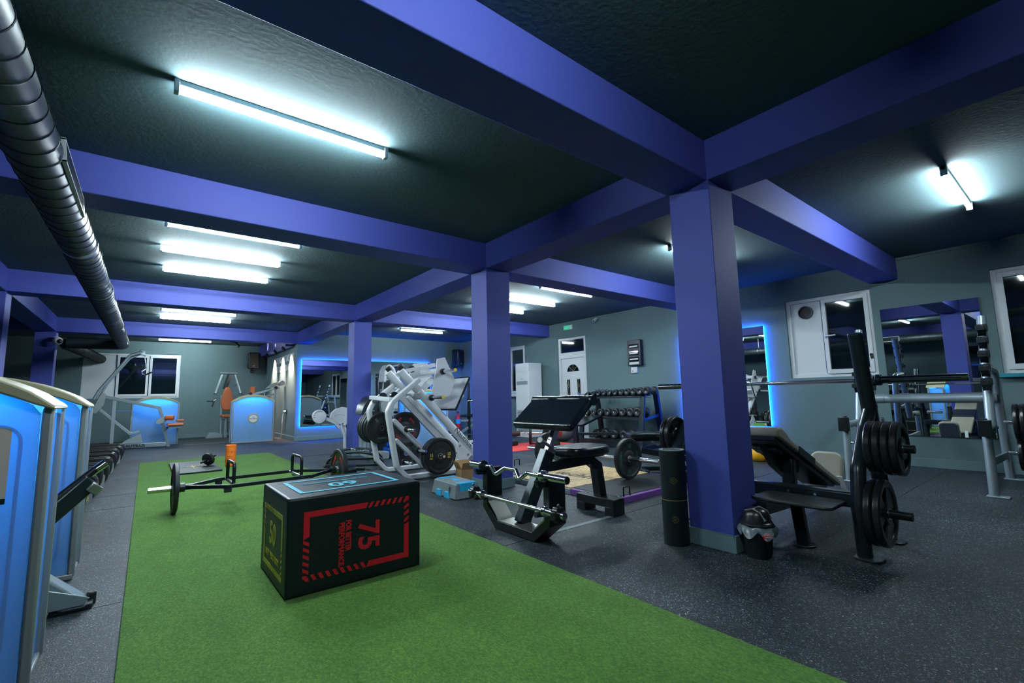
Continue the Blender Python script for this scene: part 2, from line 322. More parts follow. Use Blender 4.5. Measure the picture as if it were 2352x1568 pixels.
# turf, floor seams, tape
tag(MB().box((-.035, -2.5, .0), (1.925, 10.15, .012)).build('turf_strip', m_turf, bev=.004), 'bright green artificial turf strip running down the gym floor', 'artificial turf')
sm = MB()
for y, xa, xb in ((10.55, XL, -.04), (9.0, 1.93, 7.7), (6.86, XL, -.04), (6.03, XL, -.04), (7.35, 1.93, 3.1), (3.2, XL, -.04)):
    sm.box((xa, y, .0), (xb, y+.008, .0015))
sm.box((3.6, 1.25, 0), (7.7, 1.257, .0015)).box((5.2, 5.4, 0), (5.207, 8, .0015))
struct('floor_seam', sm, m_blkl)
tp = MB().box((2.38, 2.575, .0), (3.05, 2.62, .002)); struct('floor_marking', tp, M('grey_floor_tape', (.16, .20, .21), .6))
struct('floor_seam', MB().box((1.95, 2.59, 0), (2.38, 2.61, .002)).box((3.05, 2.58, 0), (6.6, 2.605, .002)), m_blkl)
struct('floor_marking', MB().box((.75, 13.75, 0), (1.65, 13.78, .002)), M('pale_floor_tape', (.4, .4, .33), .6))

# ------------------------------------------------------------------ fluorescent tubes
def tube_lamp(x, y, label, rot=0):
    t = thing('fluorescent_lamp', label, 'ceiling lamp', (x, y, ZC), rot, 'bare fluorescent tubes on the ceiling')
    MB().box((-.60, -.016, -.032), (.60, .016, -.0005)).build('batten', m_upvc, t, bev=.003)
    for s_ in (-1, 1):
        e_ = MB().box((s_*.60, -.022, -.075), (s_*.575, .022, -.0005)).build('end_cap', m_upvc, t, bev=.003)
    MB().cyl((-.572, 0, -.058), (.572, 0, -.058), .0155, n=16).build('glowing_tube', m_tube, t)
    return t
for x, y, lb in ((.62, 2.9, 'bare fluorescent tube over the turf, the nearest in view'),
                 (.64, 5.26, 'fluorescent tube over the turf, just behind the second purple beam'),
                 (.62, 6.19, 'fluorescent tube over the turf, middle of the trio between two beams'),
                 (.66, 7.14, 'fluorescent tube over the turf, last of the trio between two beams'),
                 (.70, 10.28, 'fluorescent tube over the turf, nearer of the pair before the last beam'),
                 (.71, 11.25, 'fluorescent tube over the turf, farther of the pair before the last beam'),
                 (.74, 15.2, 'fluorescent tube by the far wall with the window'),
                 (5.42, .58, 'lone fluorescent tube above the silver squat rack'),
                 (5.32, 2.95, 'fluorescent tube mostly hidden behind the big purple pillar'),
                 (5.32, 5.24, 'fluorescent tube before the door, nearest the dumbbell rack'),
                 (5.36, 6.21, 'fluorescent tube before the door, middle of three'),
                 (5.34, 7.12, 'fluorescent tube before the door, farthest of three'),
                 (5.40, 10.5, 'fluorescent tube above the leg press by the mirror wall'),
                 (.62, .35, 'fluorescent tube over the camera end of the turf')):
    tube_lamp(x, y, lb)

# ------------------------------------------------------------------ windows, doors
def window(n, axis, c, a0, a1, z0, z1, panes, sgn=1, sill=None, panel=None):
    # axis 'x': plane X=c facing -X (sgn=1) or +X (sgn=-1); panes: list of (a,b,kind)
    w = bpy.data.objects.new('window_%d' % n, None); COL.objects.link(w); w['kind'] = 'structure'
    def P(a, d, z): return (c+sgn*d, a, z) if axis == 'x' else (a, c+sgn*d, z)
    fr = MB(); T = .055; d0, d1 = .03, .10
    fr.box(P(a0+T, d0, z0), P(a1-T, d1, z0+T)).box(P(a0+T, d0, z1-T), P(a1-T, d1, z1)).box(P(a0, d0, z0), P(a0+T, d1, z1)).box(P(a1-T, d0, z0), P(a1, d1, z1))
    fr.build('window_frame', m_upvc, w, bev=.004)
    for a, b, k in panes:
        if k == 'white':
            MB().box(P(a, .055, z0+T), P(b, .08, z1-T)).build('white_panel', m_upvc, w)
            continue
        s_ = MB(); q = .052
        s_.box(P(a+q, .015, z0+T-.01), P(b-q, .07, z0+T+q)).box(P(a+q, .015, z1-T-q), P(b-q, .07, z1-T+.01)).box(P(a, .015, z0+T-.01), P(a+q, .07, z1-T+.01)).box(P(b-q, .015, z0+T-.01), P(b, .07, z1-T+.01))
        s_.build('window_sash', m_upvc, w, bev=.004)
        MB().box(P(a+q-.005, .045, z0+T+q-.005), P(b-q+.005, .05, z1-T-q+.005)).build('window_pane', m_glass, w)
        if k == 'handle':
            zh = (z0+z1)/2; h = MB(); h.box(P(b-.033, -.0, zh-.03), P(b-.012, .02, zh+.05)); h.box(P(b-.03, -.03, zh-.006), P(b-.16, -.012, zh+.012)); h.box(P(b-.03, -.02, zh-.006), P(b-.016, .02, zh+.012)); h.build('window_handle', m_upvc, w, bev=.003)
    if sill: MB().box(P(a0-.05, -.09, z0-.045), P(a1+.05, .05, z0-.002)).build('window_sill', sill, w, bev=.003)
    return w
w1 = window(1, 'x', XR, 1.83, 2.92, 1.18, 2.375, [(1.87, 2.44, 'handle'), (2.46, 2.875, 'white')])
MB().lathe([(.085, -.05), (.098, -.05), (.098, .045), (.085, .045)], (XR+.06, 2.655, 2.17), (-1, 0, 0), 28, True).build('vent_hole', m_dark, w1)
MB().cyl((XR+.052, 2.655, 2.17), (XR+.05, 2.655, 2.17), .085).build('vent_inside', m_blkl, w1)
window(2, 'x', XR, -.75, .67, 1.14, 2.37, [(-.03, .62, 'glass'), (-.70, -.05, 'glass')], sill=m_teal)
window(3, 'x', XR, 9.31, 10.6, 1.03, 2.34, [(9.35, 9.95, 'glass'), (9.95, 10.56, 'glass')], sill=m_upvc)
w4 = window(4, 'y', YF, -1.37, .72, 1.16, 2.385, [(-1.33, -.70, 'white'), (-.68, -.0, 'glass'), (.02, .68, 'glass')])
MB().lathe([(.10, -.05), (.115, -.05), (.115, .045), (.10, .045)], (-1.03, YF+.06, 2.21), (0, -1, 0), 28, True).build('vent_collar', m_duct, w4)
for i, h in enumerate(WL): window(5+i, 'x', XL, h[0], h[1], h[2], h[3], [(h[0]+.04, (h[0]+h[1])/2, 'glass'), ((h[0]+h[1])/2, h[1]-.04, 'glass')], sgn=-1)
# panelled door with fanlight
d = bpy.data.objects.new('door_1', None); COL.objects.link(d); d['kind'] = 'structure'
y0, y1 = 7.15, 8.06; X = XR
f = MB(); f.box((X+.02, y0, 0), (X+.09, y0+.07, 2.35)).box((X+.02, y1-.07, 0), (X+.09, y1, 2.35)).box((X+.02, y0+.07, 2.29), (X+.09, y1-.07, 2.35)).box((X+.02, y0+.07, 1.86), (X+.09, y1-.07, 2.0)); f.build('door_frame', m_upvc, d, bev=.005)
MB().box((X+.05, y0+.06, 1.99), (X+.056, y1-.06, 2.30)).build('fanlight_pane', m_glass, d)
MB().box((X+.045, y0+.07, .01), (X+.085, y1-.07, 1.87)).build('door_leaf', m_upvc, d, bev=.006)
ym = (y0+y1)/2
half = [(math.cos(PI*i/16)*.19, math.sin(PI*i/16)*.17) for i in range(17)]
MB().prism(half, FY(X+.045, ym, 1.545), -.001, .003).build('fan_window', m_glass, d)
g = MB()
for a in (45, 90, 135): g.bar([(X+.040, ym, 1.55), (X+.040, ym-math.cos(math.radians(a))*.18, 1.55+math.sin(math.radians(a))*.165)], .006, .008)
MB().bar([(X+.038, ym-px*1.06, 1.54+pz*1.06) for px, pz in half], .018, .02).build('door_moulding', m_upvc, d)
for s_ in (-1, 1):
    yc = ym+s_*.165
    MB().prism(rrect(-.045, -.38, .045, .38, .01), FY(X+.045, yc, .98), -.001, .003).build('side_light', m_glass, d)
    for zc in (.75, .98, 1.21): g.bar([(X+.040, yc, zc+.055), (X+.040, yc-.028, zc), (X+.040, yc, zc-.055), (X+.040, yc+.028, zc), (X+.040, yc, zc+.055)], .005, .006)
    g.bar([(X+.040, yc, .60), (X+.040, yc, 1.36)], .005, .005)
g.build('lead_work', m_gold, d)
g = MB()
for s_ in (-1, 1):
    yc = ym+s_*.165; g.bar([(X+.043, yc-.065, .57), (X+.043, yc+.065, .57), (X+.043, yc+.065, 1.39), (X+.043, yc-.065, 1.39)], .014, .014, True)
g.build('door_moulding', m_upvc, d, bev=.003)
MB().cyl((X+.045, y0+.12, 1.0), (X-.01, y0+.12, 1.0), .012).box((X-.02, y0+.10, .99), (X-.008, y0+.24, 1.01)).build('door_handle', m_steel, d)

# ------------------------------------------------------------------ mirrors
def mirror(axis, c, a0, a1, z0, z1, label, led, off=.055):
    t = thing('wall_mirror', label, 'mirror', ((c, (a0+a1)/2, z0) if axis == 'x' else ((a0+a1)/2, c, z0)))
    L = (a1-a0)/2; h = z1-z0
    def P(a, d_, z): return (-d_, a, z) if axis == 'x' else (a, -d_, z)
    MB().box(P(-L, off-.006, 0), P(L, off, h)).build('mirror_glass', m_mirror, t)
    MB().box(P(-L+.04, .001, .04), P(L-.04, off-.007, h-.04)).build('backing_board', m_dark, t)
    if led:
        i = .006; w = .010; b = MB(); d0, d1 = .020, .034
        b.box(P(-L+i, d0, i), P(-L+i+w, d1, h-i)).box(P(L-i-w, d0, i), P(L-i, d1, h-i)).box(P(-L+i+w, d0, i), P(L-i-w, d1, i+w)).box(P(-L+i+w, d0, h-i-w), P(L-i-w, d1, h-i))
        b.build('led_strip', m_led, t)
    return t
mirror('y', 12.5, 3.04, 6.66, .34, 2.04, 'wide wall mirror with blue glowing edge behind the leg press', 1)
mirror('x', XR, 3.25, 4.75, .44, 2.04, 'blue-edged wall mirror peeping out beside the big pillar', 1)
mirror('x', XR, 10.78, 11.72, .34, 2.04, 'blue-edged wall mirror behind the middle pillar, by the extinguisher', 1)
m3 = mirror('x', XR, .79, 1.74, .39, 2.06, 'plain unlit wall mirror behind the silver squat rack', 0, .02)

# ------------------------------------------------------------------ spiral duct
def duct(pts, r, name, parent, rib=.10, rr=.004):
    b = MB(); P = arc_pts(pts, .22, 8); b.tube(P, r, 32)
    ob = b.build(name, m_duct, parent)
    ribs = MB(); hel = []; ph = 0; side = None
    for i in range(len(P)-1):
        a, c = P[i], P[i+1]; L = (c-a).length; tt = (c-a).normalized()
        if side is None: side = tt.cross(Vector((0, 0, 1)) if abs(tt.z) < .9 else Vector((1, 0, 0))).normalized()
        side = (side-tt*side.dot(tt)).normalized(); nn_ = side.cross(tt); st_ = rib/24; q = 0
        while q < L: hel.append(tuple(a+tt*q+(side*math.cos(ph)+nn_*math.sin(ph))*(r+.0015))); q += st_; ph += 2*PI/24
    ribs.sweep(hel, [(-rr*.6, -rr*.5), (rr*.6, -rr*.5), (rr*.6, rr*.5), (-rr*.6, rr*.5)])
    ribs.build('duct_seam', M('duct_seam_dark', (.012, .016, .02), .4, .4), ob)
    return ob
dt = thing('ventilation_duct', 'long black ribbed ventilation duct hanging under the beams', 'air duct', (0, 0, 0))
duct([(-.555, -2.5, 2.305), (-.545, 1.5, 2.305), (-.508, 5.0, 2.305)], .114, 'duct_run', dt, .155)
duct([(-.508, 5.02, 2.305), (-.47, 12.55, 2.29), (-.47, 12.95, 2.29), (-.60, 12.95, 2.29)], .117, 'duct_run', dt, .145)
MB().lathe([(.113, -.03), (.122, -.03), (.122, .03), (.113, .03)], (-.508, 5.01, 2.305), (0, 1, 0), 32, True).build('duct_clamp', m_steel, dt)
duct([(-.55, 12.95, 2.28), (-1.35, 12.95, 2.27)], .115, 'duct_cross_piece', dt, .5, .003)
duct([(-1.18, 12.95, 2.26), (-1.38, 13.05, 2.26), (-1.30, 13.6, 2.25), (-1.03, YF+.02, 2.21)], .108, 'duct_elbow', dt, .07)
v = MB(); fr = frame((-.521+.113, 3.68, 2.305+.012), (0, 1, 0), (-.10, 0, .99))
vp = bpy.data.objects.new('duct_grille', None)
v.prism(rrect(-.46, -.055, .46, -.040, .003), fr, -.014, .004).prism(rrect(-.46, .066, .46, .081, .003), fr, -.014, .004).prism(rrect(-.46, -.055, -.445, .08, .003), fr, -.014, .004).prism(rrect(.445, -.055, .46, .08, .003), fr, -.014, .004)
g = v.build('duct_grille', m_vent, dt)
v = MB()
for i in range(9): yy = -.032+i*.0118; v.prism([(-.445, yy), (.445, yy), (.445, yy+.005), (-.445, yy+.005)], fr, -.004, .004)
v.build('grille_slats', m_duct, g)
MB().prism(rrect(-.445, -.045, .445, .07, .003), fr, -.03, -.006).build('grille_back', m_blkl, g)
for y in (9.9, 12.0):
    MB().box((-.503+.10, y, 2.22), (-.503+.135, y+.35, 2.31)).build('duct_vent_cap', m_steel, dt, bev=.004)
for y in (.8, 6.9, 11.0):
    MB().lathe([(.116, -.012), (.123, -.012), (.123, .012), (.116, .012)], ((-.55 if y < 2 else -.49), y, 2.304), (0, 1, 0), 32, True).box(((-.553 if y < 2 else -.493), y-.01, 2.42), ((-.547 if y < 2 else -.487), y+.01, ZC)).build('duct_hanger', m_steel, dt)

# ------------------------------------------------------------------ building parts given in room coordinates
def root(o):
    while o.parent: o = o.parent
    return o
def wb(mb, name, mat, parent, **k):
    inv = root(parent).matrix_basis.inverted(); mb.v = [tuple(inv @ Vector(v)) for v in mb.v]; return mb.build(name, mat, parent, **k)
def wt(s, size, fr, mat, parent, **k): return text(s, size, root(parent).matrix_basis.inverted() @ fr, mat, parent, **k)
def setf(o, fr): o.matrix_basis = fr; return o

# ------------------------------------------------------------------ weight plates
PLATE = {}
def plate_proto(kind):
    r, w, mat = {'b15': (.225, .055, m_rub), 'b10': (.222, .05, m_rub), 'red': (.222, .05, m_rub), 'small': (.21, .045, m_rub), 'grey5': (.21, .03, m_rub), 'grip': (.192, .040, m_rubs), 'gripS': (.175, .04, m_rubs), 'gripU': (.160, .040, m_rubs), 'thinred': (.222, .035, m_rub)}[kind]
    t = thing('weight_plate', 'plate', 'weight plate')
    if kind.startswith('grip'):
        b = MB(); hw = w/2; n = 48
        b.lathe([(.027, -hw), (.06, -hw), (.07, -hw*.6), (.07, hw*.6), (.06, hw), (.027, hw)], (0, 0, 0), (0, 0, 1), n, True)
        b.lathe([(r*.78, -hw*.8), (r*.84, -hw), (r*.96, -hw), (r, -hw*.6), (r, hw*.6), (r*.96, hw), (r*.84, hw), (r*.78, hw*.8)], (0, 0, 0), (0, 0, 1), n, True)
        for k in range(3):
            a0 = PI/2+k*2*PI/3-PI/3*.98/1.0+.32; a1 = PI/2+k*2*PI/3+PI/3*.98-.32
            q = 10; poly = [(r*.80*math.cos(a0+(a1-a0)*i/q), r*.80*math.sin(a0+(a1-a0)*i/q)) for i in range(q+1)]+[(.066*math.cos(a1+(a0-a1)*i/q), .066*math.sin(a1+(a0-a1)*i/q)) for i in range(q+1)]
            b.prism(poly, Matrix(), -hw*.55, hw*.55)
        b.build('disc', mat, t, bev=.003)
        rr_ = MB().lathe([(.0255, -hw-.001), (.034, -hw-.001), (.034, hw+.001), (.0255, hw+.001)], (0, 0, 0), (0, 0, 1), 24, True); rr_.build('hub', m_steel, t)
        if kind in ('grip', 'gripU'): text('5', .04, Matrix.Translation((0, -r*.45, hw*.56)), m_redl if kind == 'grip' else m_gray_l, t)
        return t
    hw = w/2
    b = MB().lathe([(.026, -hw*.8), (.05, -hw*.8), (.085, -hw*.7), (.09, -hw*.55), (r*.80, -hw*.62), (r*.86, -hw), (r*.97, -hw), (r, -hw*.7), (r, hw*.7), (r*.97, hw), (r*.86, hw), (r*.80, hw*.62), (.09, hw*.55), (.085, hw*.7), (.05, hw*.8), (.026, hw*.8)], (0, 0, 0), (0, 0, 1), 56, True)
    b.build('disc', mat, t)
    MB().lathe([(.0255, -hw*.86), (.036, -hw*.86), (.036, hw*.86), (.0255, hw*.86)], (0, 0, 0), (0, 0, 1), 28, True).build('hub', m_steel, t)
    z = hw*.60
    def ring_text(s, a, size, mat_, rad): # text upright on the ring at angle a (0 = top)
        c, s_ = math.cos(a), math.sin(a); fr = frame((-s_*rad, c*rad, z), (c, s_, 0), (-s_, c, 0)); text(s, size, fr, mat_, t, bold=.0006)
    if kind == 'b15':
        for s_ in (-1, 1):
            text('15', .052, Matrix.Translation((s_*.125, .014, z)), m_yell, t, bold=.001); text('KG', .028, Matrix.Translation((s_*.125, -.026, z)), m_yell, t, bold=.0006)
    if kind == 'b10':
        ring_text('10', .15, .065, m_green, .135); ring_text('10', PI+.15, .065, m_green, .135); ring_text('LIVEPRO', PI/2+.15, .042, m_green, .14); ring_text('LIVEPRO', -PI/2+.15, .042, m_green, .14)
    if kind in ('red', 'thinred', 'small'):
        for a in (.5, PI+.5): ring_text('POWER', a, .040, m_redl, .14)
        for a in (PI/2+.5, -PI/2+.5): ring_text('20 KG' if kind == 'red' else '10', a, .035, m_redl, .14)
    if kind == 'grey5': ring_text('5', .9, .07, m_gray_l, .125); ring_text('LIVEPRO', PI+.3, .035, m_gray_l, .13)
    return t
def plate(kind, c, u, v, label, group, rot=0):
    if kind not in PLATE: PLATE[kind] = plate_proto(kind); o = PLATE[kind]
    else: o = copy_tree(PLATE[kind])
    o['label'] = label; o['group'] = group
    o.matrix_basis = frame(c, u, v) @ Matrix.Rotation(rot, 4, 'Z'); return o

# ------------------------------------------------------------------ plyometric box
t = thing('plyo_box', 'large black padded jump box marked 75, 60 and 50 standing on the turf', 'jump box', (.96, 2.92, .012))
bx = MB().box((.592, 2.612, .012), (1.332, 3.225, .502)); wb(bx, 'padded_cover', m_fabric, t, bev=.016, seg=4)
sm = MB(); P = .0; x0, x1, y0, y1, z0, z1 = .592, 1.332, 2.612, 3.225, .016, .502
for zz in (z1-.005,): sm.tube(arc_pts([(x0+.004, y0+.004, zz), (x1-.004, y0+.004, zz), (x1-.004, y1-.004, zz), (x0+.004, y1-.004, zz)], .02, 4, True), .0035, 6, True)
sm.tube([(x0+.004, y0+.004, z0), (x0+.004, y0+.004, z1-.01)], .0035, 6).tube([(x1-.004, y0+.004, z0), (x1-.004, y0+.004, z1-.01)], .0035, 6).tube([(x0+.004, y1-.004, z0), (x0+.004, y1-.004, z1-.01)], .0035, 6)
wb(sm, 'piping', m_fabric, t)
def hazard(fr, x0, y0, x1, y1, th, segs, ndash, slant=1):
    b = MB(); E1 = .0012; cur = ['t']
    def quad(a, q, c, d_): b.prism([a, q, c, d_], fr, .0, E1+(.0003 if cur[0] in 'tb' else 0))
    # segs: for each side (top,right,bottom,left): (solid_from, solid_to) fractions; rest hatched
    for side, (s0, s1) in zip('trbl', segs):
        L = (x1-x0) if side in 'tb' else (y1-y0); cur[0] = side
        def P2(a, d):
            if side == 't': return (x0+a, y1-d)
            if side == 'b': return (x0+a, y0+d)
            if side == 'l': return (x0+d, y0+a)
            return (x1-d, y0+a)
        if s1 > s0: quad(P2(s0*L, 0), P2(s1*L, 0), P2(s1*L-(th*.4 if s1 < 1 else 0), th), P2(s0*L+(th*.4 if s0 > 0 else 0), th))
        for (ha, hb) in ((0, s0), (s1, 1)):
            if hb-ha < .05: continue
            n = max(2, round((hb-ha)*L/(th*1.25)))
            for i in range(n):
                a = (ha+(hb-ha)*(i+.45)/n)*L; w_ = (hb-ha)*L/n*.5; k = th*.55*slant
                quad(P2(a, 0), P2(min(a+w_, L), 0), P2(max(0, a+w_-k), th), P2(max(0, a-k), th))
    return b
inv = t.matrix_basis.inverted()
wb(hazard(FX(0, 2.6115, 0), .672, .080, 1.258, .425, .030, ((0, .58), (0, .57), (.57, 1), (.6, 1)), 9), 'print_frame', m_redp, t)
def rot75(x, z): return frame((x, 2.6108, z), (0, 0, -1), (1, 0, 0))
wt('75', .165, rot75(1.012, .247), m_redp, t, bold=.004, sx=.95)
wt('FOR BETTER', .040, rot75(.902, .268), m_redp, t, bold=.0015, sx=.72); wt('PERFORMANCE.', .040, rot75(.866, .226), m_redp, t, bold=.0015, sx=.80)
wb(hazard(FY(.5915, 0, 0), -3.15, .075, -2.69, .405, .026, ((.5, 1), (.45, 1), (0, .45), (0, .6)), 6), 'print_frame', m_yelp, t)
wt('50', .165, FY(.5908, 2.925, .262), m_yelp, t, bold=.003, sx=.95); wt('SOFT PLYO BOX', .046, FY(.5908, 2.925, .148), m_yelp, t, bold=.001, sx=.95)
top = frame((.96, 2.92, .5035), (-1, 0, 0), (0, -1, 0))
wb(hazard(top, -.285, -.21, .285, .21, .024, ((0, 1), (.0, 1), (0, 1), (0, 1)), 6), 'print_frame', m_cyanp, t)
wt('60', .17, frame((.95, 2.86, .5045), (-1, 0, 0), (0, -1, 0)), m_cyanp, t, bold=.004); wt('FOR BETTER PERFORMANCE', .030, frame((.95, 2.985, .5045), (-1, 0, 0), (0, -1, 0)), m_cyanp, t, bold=.001)

# ------------------------------------------------------------------ hex trap bar on the turf
t = thing('trap_bar', 'black hexagonal trap bar with raised handles lying loaded on the turf', 'trap bar', (1.0, 5.18, .012), 0)
ax = Vector((1.0, .03, 0)).normalized(); nn = Vector((-ax.y, ax.x, 0)); c0 = Vector((.98, 5.30, .235))
def TB(a, b, z=0): return tuple(c0+ax*a+nn*b+Vector((0, 0, z)))
wb(MB().bar([TB(-.66, 0), TB(-.36, -.27), TB(.36, -.27), TB(.66, 0), TB(.36, .27), TB(-.36, .27)], .032, .032, True), 'hex_frame', m_black, t, bev=.004)
for s_ in (-1, 1):
    wb(MB().cyl(TB(s_*.66, 0), TB(s_*.70, 0), .042).cyl(TB(s_*.60, 0), TB(s_*.70, 0), .026), 'collar', m_black, t, bev=.003)
    wb(MB().cyl(TB(s_*.70, 0), TB(s_*.93, 0), .0255).cyl(TB(s_*.70, 0), TB(s_*.715, 0), .038), 'sleeve', m_chrome, t, bev=.002)
    wb(MB().tube(arc_pts([TB(s_*.30, -.17, 0), TB(s_*.30, -.17, .19), TB(s_*.30, .17, .19), TB(s_*.30, .17, 0)], .05), .0155), 'raised_handle', m_black, t)
    wb(MB().cyl(TB(s_*.30, -.26), TB(s_*.30, .26), .014), 'cross_grip', m_steel, t)
    for q in (-1, 1): wb(MB().box(TB(s_*.36-.03, q*.27-.02, -.05), TB(s_*.36+.03, q*.27+.02, -.016)), 'foot_pad', m_rub, t)
plate('thinred', TB(-.735, 0), -nn, (0, 0, 1), 'thin bumper plate on the free end of the trap bar', 'plates on the trap bar')
plate('red', TB(.745, 0), -nn, (0, 0, 1), 'red-lettered bumper plate on the trap bar beside the arched frame', 'plates on the trap bar', .4)

# ------------------------------------------------------------------ arched black frame beside the turf
t = thing('arched_floor_frame', 'low black steel floor frame with two arched tubes near the turf', 'exercise frame', (2.38, 7.0, 0), 0)
a_ = Vector((.60, -.46, 0)); a_.normalize(); b_ = Vector((.36, .93, 0)); b_.normalize(); o_ = Vector((2.05, 6.88, 0))
def AF(p, q, z): return tuple(o_+a_*p+b_*q+Vector((0, 0, z)))
wb(MB().bar([AF(0, 0, .075), AF(.80, 0, .075)], .045, .03).bar([AF(0, .72, .075), AF(.72, .72, .075)], .045, .03).bar([AF(0, 0, .075), AF(0, .72, .075)], .045, .03).bar([AF(.80, 0, .075), AF(.72, .72, .075)], .045, .03), 'base_frame', m_black, t, bev=.003)
for p, q in ((0, 0), (.8, 0), (0, .72), (.72, .72)): wb(MB().box(tuple(Vector(AF(p, q, 0))-Vector((.035, .03, 0))), tuple(Vector(AF(p, q, .075))+Vector((.035, .03, 0)))), 'foot', m_rub, t)
for q in (.06, .60):
    wb(MB().tube([AF(.40-.40*math.cos(PI*i/14), q, .08+.17*math.sin(PI*i/14)) for i in range(15)], .019), 'arch_tube', m_black, t)
t = thing('chrome_bar', 'short chrome-ended black bar lying beside the red-lettered trap bar plate', 'bar', (2.1, 5.7, 0))
wb(MB().cyl((1.93, 5.75, .17), (2.13, 5.62, .165), .024), 'grip', m_black, t); wb(MB().cyl((2.13, 5.62, .165), (2.27, 5.50, .12), .018), 'end', m_chrome, t); wb(MB().box((1.95, 5.68, 0), (2.05, 5.72, .155)), 'stand', m_black, t)

# ------------------------------------------------------------------ roller, mat, ab wheel
t = thing('foam_roller', 'upright orange ribbed foam roller on the turf', 'foam roller', (1.08, 8.5, .012))
pr = [(.045, 0), (.062, 0), (.068, .01)]
z = .01
for k, h in enumerate((.02, .014, .014, .05, .014, .014, .014, .05, .014, .014, .06, .014, .02)):
    pr += [(.072, z+.003), (.072, z+h-.003), (.067, z+h)]; z += h
pr += [(.062, z+.004), (.045, z+.004)]
MB().lathe(pr, (0, 0, 0), (0, 0, 1), 32, True).build('ribbed_sleeve', m_roller, t)
text('1', .05, FX(0, -.073, .22), m_blkl, t)
t = thing('floor_pad', 'black square floor pad with a gold compass star, beneath the ab wheel', 'pad', (.64, 8.7, .012))
MB().box((-.30, -.72, 0), (.28, .78, .025)).build('pad', m_fabric, t, bev=.008)
st = MB()
for k in range(8):
    L = .30 if k % 2 == 0 else .15; a = k*PI/4; st.prism([(0, 0), (.035*math.cos(a-.4), .035*math.sin(a-.4)), (L*.45*math.cos(a), L*math.sin(a)), (.035*math.cos(a+.4), .035*math.sin(a+.4))], Matrix.Translation((-.03, -.05, .0)), .0255, .0268)
ring = [(.075*math.cos(i*PI/12), .13*math.sin(i*PI/12)) for i in range(24)]
st.sweep([(-.03+a, -.05+b, .0262) for a, b in ring], [(-.005, -.0005), (.005, -.0005), (.005, .0005), (-.005, .0005)], True)
st.build('star_print', m_gold, t)
t = thing('ab_wheel', 'black ab wheel lying tilted on the star-marked pad', 'ab wheel', (.82, 8.65, .039), -.55)
t.rotation_euler = (0, -.28, .75)
MB().lathe([(.03, -.028), (.078, -.030), (.092, -.022), (.096, 0), (.092, .022), (.078, .030), (.03, .028)], (0, 0, .098), (1, 0, 0), 36, True).build('wheel', m_rub, t)
g = MB()
for s_ in (-1, 1):
    for k in range(4): g.cyl((s_*(.03+.026*k), 0, .098), (s_*(.03+.026*k+.02), 0, .098), .017, n=14)
    g.cyl((s_*.03, 0, .098), (s_*.145, 0, .098), .013)
g.build('handle', m_black, t)

# ------------------------------------------------------------------ aerobic step, cardboard box
t = thing('aerobic_step', 'grey aerobic step with cyan ends beside the middle purple pillar', 'aerobic step', (2.57, 4.24, 0))
L, w_, h_ = .26, .15, .15
t.rotation_euler = (0, 0, math.radians(-92))
b = MB()
vs = []
for z, g_ in ((.005, 0), (.11, .018), (.138, .022), (.15, .035)):
    vs.append([(-L+g_, -w_+g_), (L-g_, -w_+g_), (L-g_, w_-g_), (-L+g_, w_-g_)])
V = [(x, y, z) for (z, _), q in zip(((.005, 0), (.11, 0), (.138, 0), (.15, 0)), vs) for x, y in q]
F = [(3, 2, 1, 0), (12, 13, 14, 15)]+[(k*4+i, k*4+(i+1) % 4, k*4+4+(i+1) % 4, k*4+4+i) for k in range(3) for i in range(4)]
b.add(V, F); b.build('platform', m_plast, t, bev=.008)
MB().box((L-.10, -w_+.045, .1495), (L-.03, w_-.045, .153)).box((L-.035, -w_+.06, .075), (L-.012, w_-.06, .152)).build('end_grip', m_cyan, t, bev=.004)
MB().box((-L+.03, -w_+.045, .1495), (-L+.09, w_-.045, .153)).build('end_grip', m_cyan, t, bev=.003)
for s_ in (-1, 1): MB().prism([(s_*.03, .0), (s_*.15, .0), (s_*.125, .065), (s_*.045, .065)][::s_], FX(0, -w_-.004, 0), -.05, .004).build('riser_block', m_cyan, t, bev=.004)
MB().prism([(.075*math.cos(i*PI/12), .035*math.sin(i*PI/12)) for i in range(24)], Matrix(), .1498, .152).build('oval_pad', m_cyan, t)
MB().prism(rrect(.10, .03, .13, .12, .004), FX(0, -w_-.0, 0), -.01, .0).box((L-.012, -.11, .02), (L-.008, .11, .06)).build('ribs', m_plast, t)
t = thing('cardboard_box', 'open brown cardboard box tucked behind the middle purple pillar', 'box', (3.10, 4.86, 0), -.2)
t.scale = (.72, .72, .66)
b = MB().box((-.14, -.14, 0), (.14, .14, .006)).box((-.14, -.14, 0), (-.135, .14, .22)).box((.135, -.14, 0), (.14, .14, .22)).box((-.14, -.14, 0), (.14, -.135, .22)).box((-.14, .135, 0), (.14, .14, .22)); b.build('carton', m_card, t)
for s_ in (-1, 1):
    MB().prism([(0, 0), (.004, 0), (.06, .13), (.056, .13)], frame((s_*.14, s_*.14, .22), (s_, 0, 0), (0, 0, 1)), 0, .28).build('flap', m_card, t)
    MB().prism([(0, 0), (.004, 0), (.06, .12), (.056, .12)], frame((-s_*.14, s_*.14, .22), (0, s_, 0), (0, 0, 1)), -.28 if 0 else 0, -.28 if 0 else .28).build('flap', m_card, t)

